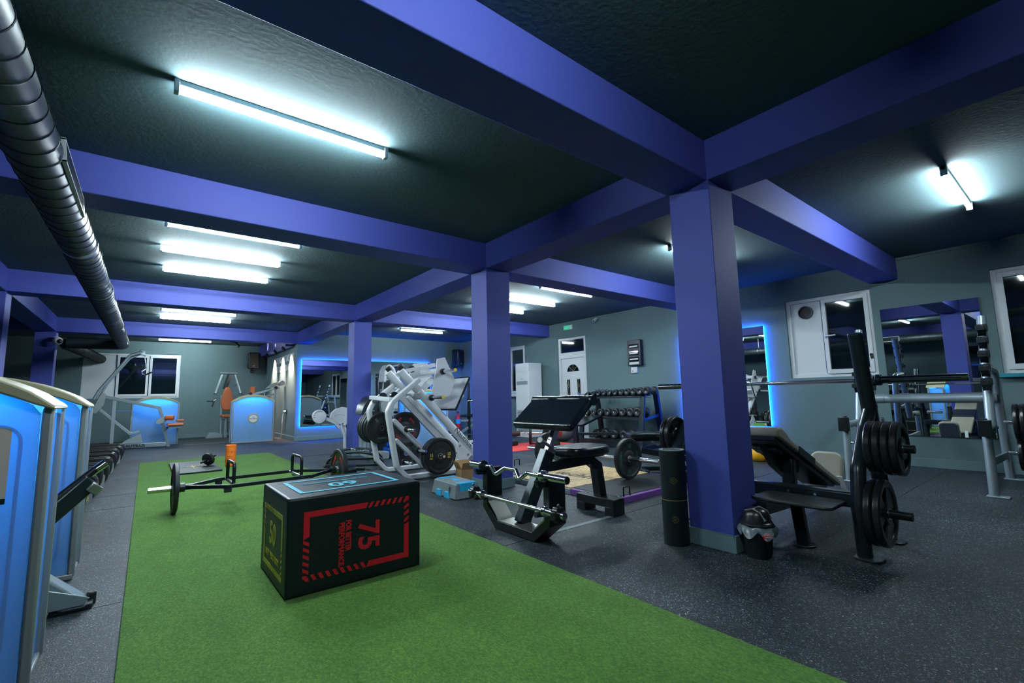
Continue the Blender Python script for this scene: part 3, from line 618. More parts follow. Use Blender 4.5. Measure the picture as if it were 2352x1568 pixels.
# ------------------------------------------------------------------ preacher curl bench
t = thing('preacher_bench', 'black preacher curl bench with padded arm rest and barbell rack', 'preacher bench', (2.5, 2.8, 0))
U = arc_pts([(2.2, 3.10, .44), (2.2, 3.10, .13), (2.2, 2.97, .03), (2.2, 2.55, .03), (2.2, 2.36, .15), (2.2, 2.36, .44)], .002, 1)
wb(MB().sweep([(2.215, 3.09, .44), (2.215, 3.09, .15), (2.215, 2.95, .033), (2.215, 2.52, .033), (2.215, 2.37, .15), (2.215, 2.37, .44)], [(-.03, -.075), (.03, -.075), (.03, .075), (-.03, .075)], up=(1, 0, 0)), 'u_frame', m_black, t, bev=.004)
wb(MB().box((2.145, 2.56, .064), (2.285, 2.92, .068)).prism([(2.93, .064), (2.955, .10), (3.05, .185), (3.052, .215), (3.045, .215), (3.045, .19), (2.92, .068)], frame((0, 0, 0), (0, 1, 0), (0, 0, 1)), 2.145, 2.285).prism([(2.545, .064), (2.415, .165), (2.408, .215), (2.402, .215), (2.402, .16), (2.54, .060)], frame((0, 0, 0), (0, 1, 0), (0, 0, 1)), 2.145, 2.285), 'tread_plate', m_diam, t)
wb(MB().bar([(2.24, 2.76, .06), (2.52, 2.76, .56)], .10, .075, up=(0, 1, 0)), 'column', m_grey if 0 else m_dark, t, bev=.004)
wb(MB().bar([(2.50, 2.76, .52), (2.64, 2.76, .77)], .05, .045, up=(0, 1, 0)), 'height_post', m_steel, t, bev=.003)
hb = MB()
for k in range(4): q = Vector((2.535+.022*k, 2.76, .60+.04*k)); d_ = Vector((-.87, 0, .49)); hb.cyl(q+d_*.022, q+d_*.0265, .007, n=12)
wb(hb, 'adjust_holes', m_blkl, t)
wb(MB().cyl((2.52, 2.73, .60), (2.36, 2.66, .665), .014).cyl((2.37, 2.665, .66), (2.35, 2.655, .668), .021), 'pin_knob', m_steel, t)
wb(MB().cyl((2.56, 2.70, .555), (2.60, 2.60, .56), .03), 'clamp_knob', m_black, t, bev=.005)
# arm pad
fr = frame((2.60, 2.79, .875), (0, -1, 0), Vector((.26, 0, .21)).normalized())
pd = MB().prism(rrect(-.345, -.185, .345, .17, .03), fr, -.05, .014)
o = wb(pd, 'arm_pad', m_leath, t, bev=.022, seg=4)
wb(MB().prism(rrect(-.30, -.14, .30, .14, .01), fr, -.058, -.044), 'pad_board', m_black, t)
pt = MB().tube([tuple(fr @ Vector((a, .150, -.02+.0025*math.sin(a*15)+.0012*math.sin(a*37+1)))) for a in [x/20 for x in range(-7, 8)]], .040, 16)
wb(pt, 'pad_roll', m_leath, t)
wb(MB().bar([(2.60, 2.76, .78), (2.585, 2.76, .815)], .12, .08), 'pad_bracket', m_black, t, bev=.004)
# seat
seatp = [(.23*math.cos(a)*(1.0 if math.cos(a) > 0 else .92), .19*math.sin(a)) for a in [2*PI*i/28 for i in range(28)]]
sq = [(math.copysign(abs(math.cos(a))**.6, math.cos(a))*.235, math.copysign(abs(math.sin(a))**.6, math.sin(a))*.18) for a in [2*PI*i/32 for i in range(32)]]
wb(MB().prism(sq, Matrix.Translation((2.90, 2.76, 0)), .505, .575), 'seat', m_leath, t, bev=.022, seg=4)
wb(MB().prism([(x*.85, y*.8) for x, y in sq], Matrix.Translation((2.90, 2.76, 0)), .49, .506), 'seat_board', m_black, t)
wb(MB().bar([(2.50, 2.76, .445), (2.98, 2.76, .455), (3.08, 2.76, .39), (3.12, 2.76, .13)], .075, .085, up=(0, 1, 0)), 'spine', m_black, t, bev=.005)
wb(MB().bar([(2.76, 2.76, .46), (2.76, 2.76, .50)], .10, .06), 'seat_post', m_black, t)
wb(MB().box((3.05, 2.56, .065), (3.19, 2.98, .135)).box((3.05, 2.56, 0), (3.19, 2.66, .07)).box((3.05, 2.88, 0), (3.19, 2.98, .07)), 'rear_foot', m_black, t, bev=.004)
for y in (2.37, 3.09):
    wb(MB().bar([(2.16, y, .40), (2.07, y, .405), (2.055, y, .44)], .03, .02).cyl((2.20, y, .435), (2.06, y, .42), .012), 'bar_hook', m_black, t)
    wb(MB().cyl((2.145, y, .215), (2.04, y, .225), .018, n=16), 'bar_peg', m_rub, t)
# EZ curl bar
t = thing('curl_bar', 'chrome zigzag curl bar on the upper hooks of the preacher bench', 'curl bar', (2.12, 2.7, .47))
X, Z = 2.115, .462
pz = [(3.03, 0), (2.98, 0), (2.93, 0), (2.86, -.055), (2.79, 0), (2.66, 0), (2.58, -.055), (2.50, 0), (2.44, 0), (2.40, 0)]
wb(MB().tube(arc_pts([(X, 3.08, Z), (X, 2.985, Z), (X-.02, 2.94, Z+.008), (X-.03, 2.865, Z-.042), (X, 2.79, Z+.01), (X, 2.66, Z+.01), (X-.03, 2.585, Z-.042), (X-.02, 2.51, Z+.008), (X, 2.46, Z), (X, 2.36, Z)], .02, 4), .0145, 14), 'bent_shaft', m_chrome, t)
for (a, b_, e_) in ((3.08, 3.24, 1), (2.36, 2.14, -1)):
    wb(MB().cyl((X, a, Z), (X, b_, Z), .0255, n=28), 'sleeve', m_chrome, t, bev=.002); wb(MB().cyl((X, a-e_*.02, Z), (X, a+e_*.004, Z), .040, n=28), 'collar', m_dark if e_ > 0 else m_chrome, t, bev=.003)
wb(MB().cyl((X, 2.1405, Z), (X, 2.1385, Z), .021), 'end_cap', m_blkl, t)
# straight bar with spin collars
t = thing('straight_barbell', 'short straight chrome barbell with black star collars on the lower pegs', 'barbell', (2.08, 2.64, .25))
X, Z = 2.075, .252
wb(MB().cyl((X, 3.02, Z), (X, 2.32, Z), .0125), 'shaft', m_chrome, t); [wb(MB().cyl((X, a, Z), (X, b, Z), .0135), 'knurled_grip', m_steel, t) for a, b in ((2.94, 2.76), (2.58, 2.40))]
for (a, b_) in ((3.02, 3.20), (2.32, 2.13)):
    e_ = 1 if b_ > a else -1
    wb(MB().cyl((X, a, Z), (X, b_, Z), .0235), 'sleeve', m_chrome, t, bev=.002); wb(MB().cyl((X, a-e_*.003, Z), (X, a+e_*.022, Z), .033), 'inner_collar', m_chrome, t, bev=.003)
    st = [(.052*(1 if i % 4 < 2 else .84)*math.cos(2*PI*i/28), .052*(1 if i % 4 < 2 else .84)*math.sin(2*PI*i/28)) for i in range(28)]
    wb(MB().prism(st, frame((X, b_-e_*.065, Z), (1, 0, 0), (0, 0, 1)), -.0225, .0225), 'star_collar', m_rubs, t, bev=.004)
    wb(MB().bar([(X, b_-e_*.05, Z+.05), (X-.01, b_-e_*.05, Z+.065)], .012, .014).cyl((X, b_-e_*.02, Z), (X, b_-e_*.001, Z), .020), 'collar_hub', m_steel, t)

# ------------------------------------------------------------------ lifting platform
t = thing('lifting_platform', 'lifting platform of chipboard with purple-edged black rubber wings', 'lifting platform', (4.08, 3.9, 0))
x0, x1 = 3.42, 4.78; ya, yb, yc, yd = 2.80, 3.43, 4.42, 5.05
for a, b in ((ya, yb), (yc, yd)):
    wb(MB().box((x0, a, 0), (x1, b, .055)), 'purple_frame', m_purplerub, t, bev=.003)
    wb(MB().box((x0+.05, a+.05, .05), (x1-.05, b, .061)), 'rubber_wing', m_platm, t, bev=.002)
    bl = MB()
    for px in (x0+.03, (x0+x1)/2, x1-.03):
        for py in (a+.03,) if a == ya else (b-.03,): bl.cyl((px, py, .05), (px, py, .066), .012, n=12)
    wb(bl, 'bolt_heads', m_steel, t)
wb(MB().box((x0+.002, yb, 0), (x1, yc, .05)), 'aluminium_edge', m_silver, t); wb(MB().box((x0+.03, yb+.015, .045), (x1-.03, yc-.015, .062)), 'wood_deck', m_wood, t, bev=.002)
for px, py, e in ((x0+.10, ya+.03, 1), (x1-.1, ya+.06, 1), (x0+.55, yd-.03, 1)):
    wb(MB().tube(arc_pts([(px, py, .05), (px, py, .14), (px+.09, py, .14), (px+.09, py, .05)], .015, 3), .007), 'band_peg', m_black, t)
wt('techno', .26, frame((4.02, 3.86, .0625), (0, -1, 0), (1, 0, 0)), m_blkl, t, bold=.004)
wb(MB().prism([(.06*math.cos(i*PI/12), .05*math.sin(i*PI/12)) for i in range(24)], Matrix.Translation((4.30, 3.86, 0)), .0622, .063), 'logo_disc', m_purplerub, t)
t = thing('olympic_barbell', 'long chrome barbell resting across the chipboard platform', 'barbell', (4.25, 3.95, .28))
X, Z = 4.25, .283
wb(MB().cyl((X, 3.35, Z), (X, 4.62, Z), .014), 'shaft', m_chrome, t)
for a, b in ((3.36, 2.93), (4.61, 5.04)):
    wb(MB().cyl((X, a, Z), (X, b, Z), .025, n=28), 'sleeve', m_chrome, t, bev=.002); wb(MB().cyl((X, a+(.02 if a < 4 else -.02), Z), (X, a, Z), .036), 'collar', m_black, t, bev=.002)
plate('b10', (X, 3.33, Z), (1, 0, 0), (0, 0, 1), 'bumper plate with green 10 standing on the black platform wing', 'plates on the platform barbell', -.2)
plate('b10', (X, 4.645, Z), (1, 0, 0), (0, 0, 1), 'green-lettered bumper plate seen behind the preacher bench column', 'plates on the platform barbell', .8)
t = thing('foam_grip_cylinder', 'fat black cylinder lying behind the green-lettered plate', 'roller', (5.02, 3.24, 0), .35)
MB().cyl((-.22, 0, .05), (.18, 0, .05), .048).build('body', m_rub, t, bev=.006); MB().cyl((.10, 0, .05), (.14, 0, .05), .0495).build('band', m_dark, t)

# ------------------------------------------------------------------ weight towers with translucent shrouds
def tower_parts(t, w=.90, dep=.30, badge=True, inset=False, facing=0):
    """front face at local y=0 looking -Y, from x=0 to x=w"""
    n = 20; arc = lambda x: 1.0+.155*math.sin(PI*min(1, max(0, x/w)))**.8
    top = [(w*i/n, arc(w*i/n)) for i in range(n+1)]
    poly = [(0.02, .03), (w-.02, .03)]+[(min(max(x, .02), w-.02), z-.03) for x, z in top[::-1]]
    F0 = FX(0, 0, 0)
    MB().prism(poly, FX(0, .012, 0), -.003, .003).build('front_panel', m_panel, t)
    MB().prism(poly, FX(0, dep-.012, 0), -.003, .003).build('back_panel', m_inner, t)
    for x in (.008, w-.008): MB().box((x-.004, .03, .03), (x+.004, dep-.03, .97)).build('side_panel', m_panel, t)
    for x in (0, w):
        MB().bar([(x, .014, .012), (x, .014, 1.0)], .034, .034).bar([(x, dep-.014, .012), (x, dep-.014, 1.0)], .034, .034).build('corner_post', m_goldcap if facing else m_grey, t, bev=.010)
    MB().box((-.01, -.005, 0), (w+.01, dep+.005, .03)).build('base_tray', m_grey, t, bev=.005)
    lo = [(x, z-.022-.02*math.sin(PI*x/w)) for x, z in top]
    cap = MB().prism([(-.02, .985)]+lo[1:-1]+[(w+.02, .985), (w+.02, 1.0)]+[(x, z+.018) for x, z in top[::-1]][1:-1]+[(-.02, 1.0)], FX(0, 0, 0), -dep-.03, .03)
    cap.build('curved_top_cap', m_goldcap, t, bev=.008)
    MB().cyl((.12, .09, 1.03), (w-.12, .09, 1.03), .012).build('blue_lamp', m_lamp, t)
    ins = MB()
    for k in range(12): ins.box((w*.38, .08, .10+.034*k), (w*.62, .22, .13+.034*k))
    ins.cyl((w*.44, .15, .1), (w*.44, .15, .98), .012).cyl((w*.56, .15, .1), (w*.56, .15, .98), .012).build('weight_stack', m_dark, t)
    if badge:
        c = (w*.50, -.0, .585); b = MB().lathe([(.088, -.002), (.092, .012), (.104, .020), (.118, .012), (.122, -.002)], (c[0], .012, c[2]), (0, -1, 0), 40); b.build('badge_ring', m_goldcap, t)
        MB().cyl((c[0], .012, c[2]), (c[0], .004, c[2]), .09, n=40).build('badge_disc', m_white, t)
        text('NAUTILUS', .030, FX(c[0], .0035, c[2]-.012), m_blkl, t, bold=.001, sx=1.15)
        MB().prism([(.030*math.cos(a)+.012*math.sin(a), .012*math.sin(a)+.008*math.cos(a)) for a in [2*PI*i/20 for i in range(20)]], FX(c[0]+.005, .0035, c[2]+.025), 0, .001).build('badge_logo', m_cyan, t)
        for k in range(3): MB().lathe([(.17+.035*k, 0), (.172+.035*k, .0016), (.174+.035*k, 0)], (c[0], .0092, c[2]), (0, -1, 0), 56, True).build('moulded_ring', m_panel, t)
    if inset:
        q = rrect(w*.55, .10, w-.065, .93, .06, 5); MB().sweep([tuple(FX(0, .008, 0) @ Vector((a, b, 0))) for a, b in q], [(-.005, -.002), (.005, -.002), (.005, .002), (-.005, .002)], True, up=(0, 1, 0)).build('moulded_line', m_panel, t)
        MB().prism(rrect(w-.27, .655, w-.09, .925, .01), FX(0, .0085, 0), 0, .0015).build('instruction_placard', m_placard, t)
        MB().prism(circ(.05, 24, 0, 2*PI, w-.18, .83), FX(0, .0068, 0), 0, .0004).build('placard_picture', m_silver, t)
        MB().prism(rrect(w-.27, .655, w-.09, .675, .003), FX(0, .0068, 0), 0, .0005).build('placard_strip', m_dark, t)
def tower(name, label, cat, x, y, **k):
    t = thing(name, label, cat, (x, y, 0), 0, None); tower_parts(t, **k); return t
# two towers at the left edge, each with the low parts of its machine
t = tower('leg_machine', 'blue-lit machine tower nearest the camera, with silver floor foot and black arm', 'exercise machine', -1.187, 2.45, inset=True)
wb(MB().prism([(-.75, .43), (-.38, .235), (-.20, .065), (-.175, .035), (-.18, .012), (-.26, .012), (-.42, .085), (-.75, .26)], FX(0, 3.24, 0), -.05, .05), 'silver_leg', m_silver, t, bev=.03, seg=4)
wb(MB().prism([(-.50, .03), (-.19, .03), (-.165, .06), (-.25, .10), (-.50, .21)], FX(0, 3.185, 0), -.004, .004), 'leg_gusset', m_silver, t, bev=.003)
wb(MB().box((-.31, 3.20, 0), (-.155, 3.36, .028)).cyl((-.165, 3.28, .0), (-.165, 3.28, .06), .02), 'rubber_foot', m_rub, t, bev=.006)
wb(MB().bar([(-.70, 3.0, .17), (-.36, 3.14, .455), (-.195, 3.20, .625)], .055, .085), 'black_arm', m_dark, t, bev=.012)
wb(MB().cyl((-.36, 3.14, .51), (-.185, 3.2, .675), .018), 'arm_tube', m_rubs, t)
wb(MB().cyl((-.205, 3.2, .655), (-.150, 3.22, .70), .020), 'chrome_tip', m_chrome, t); wb(MB().bar([(-.205, 3.18, .60), (-.165, 3.19, .565)], .05, .045), 'arm_bracket', m_steel, t, bev=.005)
tower('cable_machine', 'blue-lit machine tower standing second from the camera beside the turf', 'exercise machine', -1.19, 3.80, inset=True)
# lat pulldown by the far window
t = tower('lat_pulldown', 'silver pulldown machine with high arm and orange seat before the far window', 'exercise machine', -.26, 14.15, badge=False)
Y = 13.85
wb(MB().bar([(-.57, Y, .10), (-.57, Y, 1.16)], .05, .07), 'upright', m_silver, t, bev=.006)
wb(MB().tube(arc_pts([(-.92, Y-.03, 1.12), (-.84, Y-.03, 1.32), (-.55, Y-.03, 1.80), (-.36, Y-.03, 2.12), (-.14, Y-.03, 2.21)], .12), .032), 'high_arm', m_silver, t)
wb(MB().tube(arc_pts([(-.88, Y+.10, 1.05), (-.72, Y+.10, 1.48), (-.36, Y+.10, 2.06), (-.14, Y+.10, 2.19)], .12), .022), 'arm_strut', m_silver, t)
wb(MB().prism([(-.17, 2.15), (-.08, 2.13), (-.08, 2.25), (-.20, 2.26)], FX(0, Y, 0), -.11, .05), 'arm_head', m_silver, t, bev=.006)
wb(MB().prism([(-.78, 1.30), (-.72, 1.22), (-.74, 1.0), (-.86, .80), (-.96, .82), (-.93, .92), (-.84, 1.18)], FX(0, Y, 0), -.07, .06), 'pivot_plate', m_grey, t, bev=.01)
wb(MB().tube(arc_pts([(-.11, Y, 2.20), (-.045, Y, 1.82), (-.13, Y-.02, 1.75), (-.10, Y-.03, 1.68), (-.05, Y-.03, 1.68)], .03), .013), 'handle_rod', m_chrome, t)
wb(MB().cyl((-.06, Y-.03, 1.67), (.06, Y-.05, 1.74), .020), 'hand_grip', m_rub, t)
wb(MB().bar([(-.76, Y, 1.18), (.25, Y-.1, .90), (.31, Y-.1, .70)], .045, .07), 'top_rail', m_silver, t, bev=.006)
wb(MB().bar([(-.82, Y, .90), (-.26, Y, .33), (-.08, Y, .37)], .04, .06), 'diagonal_link', m_silver, t, bev=.006)
wb(MB().bar([(-.60, Y-.1, .06), (.42, Y-.25, .06)], .09, .10), 'floor_rail', m_silver, t, bev=.012)
wb(MB().prism([(-.42, .11), (-.02, .11), (-.06, .33), (-.30, .20)], FX(0, Y-.02, 0), -.05, .05), 'gusset', m_silver, t, bev=.005)
wb(MB().bar([(.30, Y-.2, .62), (.46, Y-.28, .0)], .06, .045), 'seat_post', m_silver, t, bev=.005)
wb(MB().prism([(.18, .55), (.26, .52), (.38, .58), (.44, .66), (.40, .72), (.32, .70), (.22, .64)], FX(0, Y-.22, 0), -.03, .03), 'pivot_arm', m_silver, t, bev=.006)
wb(MB().cyl((.36, Y-.42, .67), (.52, Y-.46, .665), .058, n=24), 'thigh_roller', m_orange, t, bev=.01); wb(MB().cyl((.519, Y-.46, .665), (.524, Y-.46, .665), .03), 'roller_cap', m_black, t)
wb(MB().box((.40, Y-.55, .48), (.72, Y-.20, .535)), 'seat', m_orange, t, bev=.025, seg=4); wb(MB().box((.58, Y-.1, .56), (.74, Y+.1, .61)), 'back_pad', m_orange, t, bev=.02, seg=4)
wb(MB().box((.44, Y-.45, .43), (.68, Y-.28, .478)).bar([(.42, Y-.3, .45), (.36, Y-.25, .36)], .04, .04), 'seat_bracket', m_silver, t)
wb(MB().bar([(-.52, Y, .86), (-.28, Y+.3, .84)], .02, .02), 'link_rod', m_steel, t)
wt('NAUTILUS', .075, frame((-.18, Y-.225, .06), Vector((1.02, -.15, 0)).normalized(), (0, 0, 1)), m_blkl, t, bold=.003, sx=1.2)
# tower with badge and lever press next to the letter wall
t = tower('lever_machine', 'blue-lit tower with round badge and grey lever, beside the lettered wall', 'exercise machine', 1.66, 13.1)
wb(MB().bar([(1.86, 13.75, 1.10), (2.80, 13.75, 1.36)], .05, .055), 'lever_beam', m_silver, t, bev=.006)
wb(MB().prism([(2.60, 1.33), (2.68, 1.42), (2.80, 1.50), (2.86, 1.51), (2.88, 1.44), (2.80, 1.37)], FX(-.12, 13.8, 0), -.04, .04), 'lever_head', m_grey, t, bev=.008)
wb(MB().cyl((2.845, 13.62, 1.48), (2.845, 13.80, 1.48), .066, n=32), 'pulley_disc', m_grey, t, bev=.006)
for x in (2.12, 2.72): wb(MB().cyl((x, 13.69, 1.205 if x < 2.5 else 1.36), (x, 13.83, 1.205 if x < 2.5 else 1.36), .038), 'pivot_bolt', m_black, t, bev=.004)
wb(MB().bar([(2.72, 13.8, 1.34), (2.72, 13.8, .03)], .05, .05).bar([(2.72, 13.8, 1.2), (2.35, 13.8, 1.10)], .04, .04).bar([(2.46, 13.8, 1.25), (2.46, 13.8, .98)], .04, .03), 'lever_post', m_silver, t, bev=.005)
wb(MB().prism(rrect(2.15, 1.16, 2.27, 1.40, .04), FX(0, 14.05, 0), -.04, .04), 'chest_pad', m_orange, t, bev=.02, seg=3); wb(MB().bar([(2.2, 14.05, .4), (2.2, 14.05, 1.2)], .05, .05), 'pad_post', m_silver, t)
# chest press with tan seat
t = thing('chest_press', 'silver chest press with tan-orange seat and back pad by the far wall', 'exercise machine', (1.85, 15.8, 0)); Y = 15.8
wb(MB().tube([(1.67, Y, 1.84), (2.05, Y, 1.84)], .035).cyl((1.64, Y, 1.84), (1.68, Y, 1.84), .042).cyl((2.04, Y, 1.84), (2.08, Y, 1.84), .042), 'cross_tube', m_silver, t)
wb(MB().bar([(1.88, Y, 1.80), (1.77, Y-.05, 1.38)], .12, .08), 'dark_mast', m_dark, t, bev=.006)
for s_, pts in ((-1, [(1.70, Y, 1.80), (1.54, Y-.1, 1.25)]), (1, [(2.02, Y, 1.80), (2.17, Y-.1, 1.25)])):
    wb(MB().tube(pts, .036), 'press_arm', m_silver, t); wb(MB().cyl(pts[1], tuple(Vector(pts[1])-Vector((0, 0, .02))), .045), 'arm_joint', m_black, t)
    x = pts[1][0]; wb(MB().tube(arc_pts([(x+.01, Y-.1, 1.24), (x+.01, Y-.1, 1.07), (x-.05, Y-.12, 1.03)], .03), .014), 'handle_rod', m_chrome, t)
    wb(MB().cyl((x-.05, Y-.12, 1.03), (x-.20, Y-.12, 1.035), .017).cyl((x-.03, Y-.12, 1.02), (x-.07, Y-.14, .88), .022), 'hand_grip', m_rub, t)
bp = [(1.83+(.16-.05*max(0, v))*math.copysign(abs(math.cos(a))**.7, math.cos(a))*(.85 if v > 0 else 1), 1.10+.335*math.copysign(abs(v)**.8, v)) for a in [2*PI*i/36 for i in range(36)] for v in [math.sin(a)]]
wb(MB().prism(bp, FX(0, Y-.12, 0), -.04, .05), 'back_pad', m_orange, t, bev=.03, seg=4)
wb(MB().prism(rrect(1.68, .575, 2.02, .645, .03), FX(0, Y-.25, 0), -.15, .18), 'seat', m_orange, t, bev=.02, seg=3)
wb(MB().bar([(1.72, Y, .06), (1.70, Y, 1.2)], .05, .05).bar([(1.82, Y-.2, 0), (1.82, Y-.2, .6)], .09, .08).bar([(1.96, Y-.1, 0), (1.96, Y-.1, .75)], .06, .06), 'frame', m_silver, t, bev=.006)
wb(MB().prism([(1.35, .0), (1.76, .0), (1.74, .09), (1.62, .15), (1.42, .155)], FX(0, Y-.15, 0), -.10, .10), 'foot_plate', m_silver, t, bev=.01)
wb(MB().bar([(1.84, Y-.24, .55), (1.86, Y-.26, .15)], .02, .02).bar([(1.72, Y-.2, .52), (1.9, Y-.2, .42)], .02, .02).cyl((2.0, Y-.05, 1.45), (2.12, Y-.05, 1.56), .01), 'levers', m_black, t)

# ------------------------------------------------------------------ low black double-headed weights in a row at the left
hp = rrect(-.62, .0, .0, .335, (.075, .075, .03, .20), 6)
proto = None
for k, (y0, y1, x) in enumerate(((9.95, 10.5, -.25), (8.72, 9.42, -.28), (7.32, 8.05, -.30), (6.2, 6.9, -.33), (4.9, 5.55, -.36))):
    if proto is None:
        proto = t = thing('floor_weight', 'x', 'weight', (x, y0, 0), 0, 'row of low black weights along the turf'); L = .62
        for q in (0, 1):
            yy = q*L; h = MB().prism(hp, FX(0, yy, 0), -.045, .045).build('head', m_rubs, t, bev=.02, seg=3)
            MB().prism(rrect(-.20, .05, -.03, .20, .03), FX(0, yy, 0), .045, .048).build('grey_inlay', m_grey, h); text('10', .05, FX(-.08, yy-.049, .10), m_yell, h, bold=.002)
        MB().cyl((-.10, .05, .245), (-.10, L-.05, .245), .036).build('handle_bar', m_steel, t)
        MB().box((-.55, .04, .05), (-.16, L-.04, .17)).build('lower_bridge', m_rubs, t, bev=.01)
    else: t = copy_tree(proto); t.location = (x, y0, 0); t.scale = (1, (y1-y0)/.62, 1)
    t['label'] = ['low black double-headed weight at the far end of its row', 'black double-headed weight, second from the far end of its row', 'black double-headed weight in the middle of its row of five', 'black double-headed weight whose yellow mark shows beside the second tower', 'black double-headed weight mostly hidden behind the second blue tower'][k]

# ------------------------------------------------------------------ leg press
t = thing('leg_press', 'big white sled leg press with weight horns beside the middle pillar', 'leg press', (3.0, 5.7, 0))
def bentframe(Y, name, dx=0):
    wb(MB().bar(arc_pts([(2.72+dx, Y, 1.24), (2.36+dx, Y, .96), (2.30+dx, Y, .84), (2.38+dx, Y, .38), (2.42+dx, Y, .18), (2.55+dx, Y, .04), (3.9, Y, .04)], .10, 4), .06, .075, up=(0, 1, 0)), name, m_white, t, bev=.012)
bentframe(5.36, 'front_frame'); bentframe(6.12, 'rear_frame', .06)
wb(MB().cyl((2.56, 5.60, 1.36), (3.78, 5.60, .145), .055, n=28), 'slide_rail', m_white, t, bev=.004)
wb(MB().cyl((2.56, 5.98, 1.36), (3.78, 5.98, .145), .05, n=28), 'slide_rail', m_white, t, bev=.004)
wb(MB().cyl((2.59, 5.60, 1.385), (2.555, 5.60, 1.42), .045).cyl((2.59, 5.98, 1.385), (2.555, 5.98, 1.42), .04), 'rail_end', m_blkl, t)
wb(MB().bar([(2.60, 5.79, 1.10), (3.55, 5.79, .15)], .10, .06, up=(0, 1, 0)).bar([(2.72, 5.70, 1.02), (3.42, 5.70, .34)], .04, .05, up=(0, 1, 0)), 'inner_beam', m_white, t, bev=.006)
wb(MB().bar([(2.75, 5.79, .93), (3.35, 5.79, .33)], .06, .004, up=(0, 1, 0)), 'inner_channel', m_steel, t)
wb(MB().bar([(2.36, 5.36, .985), (2.40, 6.12, 1.02)], .08, .05), 'cross_tie', m_white, t, bev=.006)
for y in (5.60, 5.98): wb(MB().cyl((2.50, y, 1.03), (2.50, y+.05, 1.03), .055).cyl((2.50, y-.001, 1.03), (2.50, y-.006, 1.03), .02), 'guide_wheel', m_rubs, t, bev=.006)
wb(MB().bar([(2.70, 5.79, 1.36), (3.18, 5.79, 1.46)], .05, .05), 'top_link', m_white, t, bev=.006)
sp = [(2.98, 1.13), (2.99, 1.00), (3.10, .985), (3.24, 1.02), (3.335, 1.23), (3.17, 1.545), (3.05, 1.52), (3.04, 1.40)]
wb(MB().prism(sp, FX(0, 5.50, 0), -.008, .008), 'carriage_side', m_white, t, bev=.005)
sp2 = [(2.90, 1.10), (3.05, 1.05), (3.30, 1.22), (3.18, 1.50), (2.97, 1.49), (2.90, 1.43)]
wb(MB().prism(sp2, FX(0, 6.02, 0), -.008, .008), 'carriage_side', m_white, t, bev=.005)
wb(MB().cyl((2.93, 6.0, 1.41), (2.93, 6.015, 1.41), .05), 'carriage_hole', m_blkl, t)
hood = [(2.86+.22*math.sin(a)*1.0, 1.0+.30*math.cos(a)) for a in [PI/2*i/8 for i in range(9)]]
wb(MB().sweep([(x_, 5.76, z_) for x_, z_ in ((2.80, 1.06), (2.88, 1.20), (2.97, 1.27), (3.07, 1.27))], [(-.24, -.006), (.24, -.006), (.24, .006), (-.24, .006)]), 'carriage_hood', m_white, t)
wb(MB().cyl((3.10, 5.5, 1.36), (3.10, 6.02, 1.36), .04).cyl((2.96, 5.5, 1.02), (2.96, 6.02, 1.02), .04), 'carriage_axle', m_white, t)
fp = frame((3.42, 5.76, 1.05), (0, 1, 0), Vector((.21, 0, .40)).normalized())
wb(MB().prism(rrect(-.32, -.25, .32, .25, .02), fp, -.008, .008), 'foot_plate', m_white, t, bev=.003); wb(MB().sweep([tuple(fp @ Vector((a, b, 0))) for a, b in rrect(-.32, -.25, .32, .25, .02)], [(-.008, -.011), (.008, -.011), (.008, .011), (-.008, .011)], True), 'plate_edging', m_rubs, t)
wb(MB().prism([(3.29, .85), (3.46, 1.02), (3.44, 1.05), (3.2, .88), (3.18, .85)], FX(0, 5.76, 0), -.30, .30), 'plate_hanger', m_white, t, bev=.003)
for (x, y, z, e) in ((3.13, 5.49, 1.35, .30), (2.96, 5.49, 1.0, .28), (3.0, 6.03, 1.34, -.22)):
    wb(MB().cyl((x, y, z), (x+.02*(1 if e > 0 else -1), y-e, z+.005), .024), 'weight_horn', m_chrome, t); wb(MB().cyl((x, y, z), (x, y-.04*(1 if e > 0 else -1), z), .040), 'horn_washer', m_rub, t, bev=.004)
    if e > 0: wb(MB().cyl((x+.02, y-e, z+.005), (x+.021, y-e-.008, z+.005), .0245), 'horn_cap', m_yell, t, bev=.002)
wb(MB().bar([(2.37, 5.36, .74), (3.02, 5.36, .12)], .05, .07, up=(0, 1, 0)).bar([(2.42, 5.40, .50), (2.80, 5.40, .14)], .045, .06, up=(0, 1, 0)), 'storage_rail', m_white, t, bev=.006)
for (x, z) in ((2.53, .62), (2.68, .36), (2.50, .235), (2.93, .275)):
    wb(MB().cyl((x, 5.33, z), (x, 5.10, z), .017), 'storage_peg', m_chrome, t); wb(MB().cyl((x, 5.33, z), (x, 5.30, z), .034), 'peg_washer', m_rub, t, bev=.004)
wb(MB().cyl((2.30, 6.09, .33), (2.30, 5.9, .33), .017).cyl((2.2, 6.3, .34), (2.2, 6.12, .34), .015), 'storage_peg', m_chrome, t)
brf = FX(0, 5.50, 0); wb(MB().prism([(3.40, .40), (3.60, .21), (3.47, .09), (3.28, .25)], brf, -.006, .006), 'bolt_plate', m_white, t, bev=.003)
bb = MB()
for a, b in ((3.40, .34), (3.53, .21), (3.46, .14), (3.34, .25)): bb.cyl((a, 5.50, b), (a, 5.485, b), .014, n=10)
wb(bb, 'bolts', m_steel, t)
wb(MB().box((3.2, 5.5, .02), (3.9, 6.05, .05)).bar([(3.15, 5.6, .05), (3.35, 5.6, .2)], .02, .02), 'seat_base', m_white, t, bev=.006); wb(MB().prism([(3.62, .30), (3.68, .36), (4.02, .22), (4.0, .14)], FX(0, 5.8, 0), -.22, .22), 'seat_pad', M('dark_green_vinyl', (.01, .05, .05), .4), t, bev=.02, seg=3)
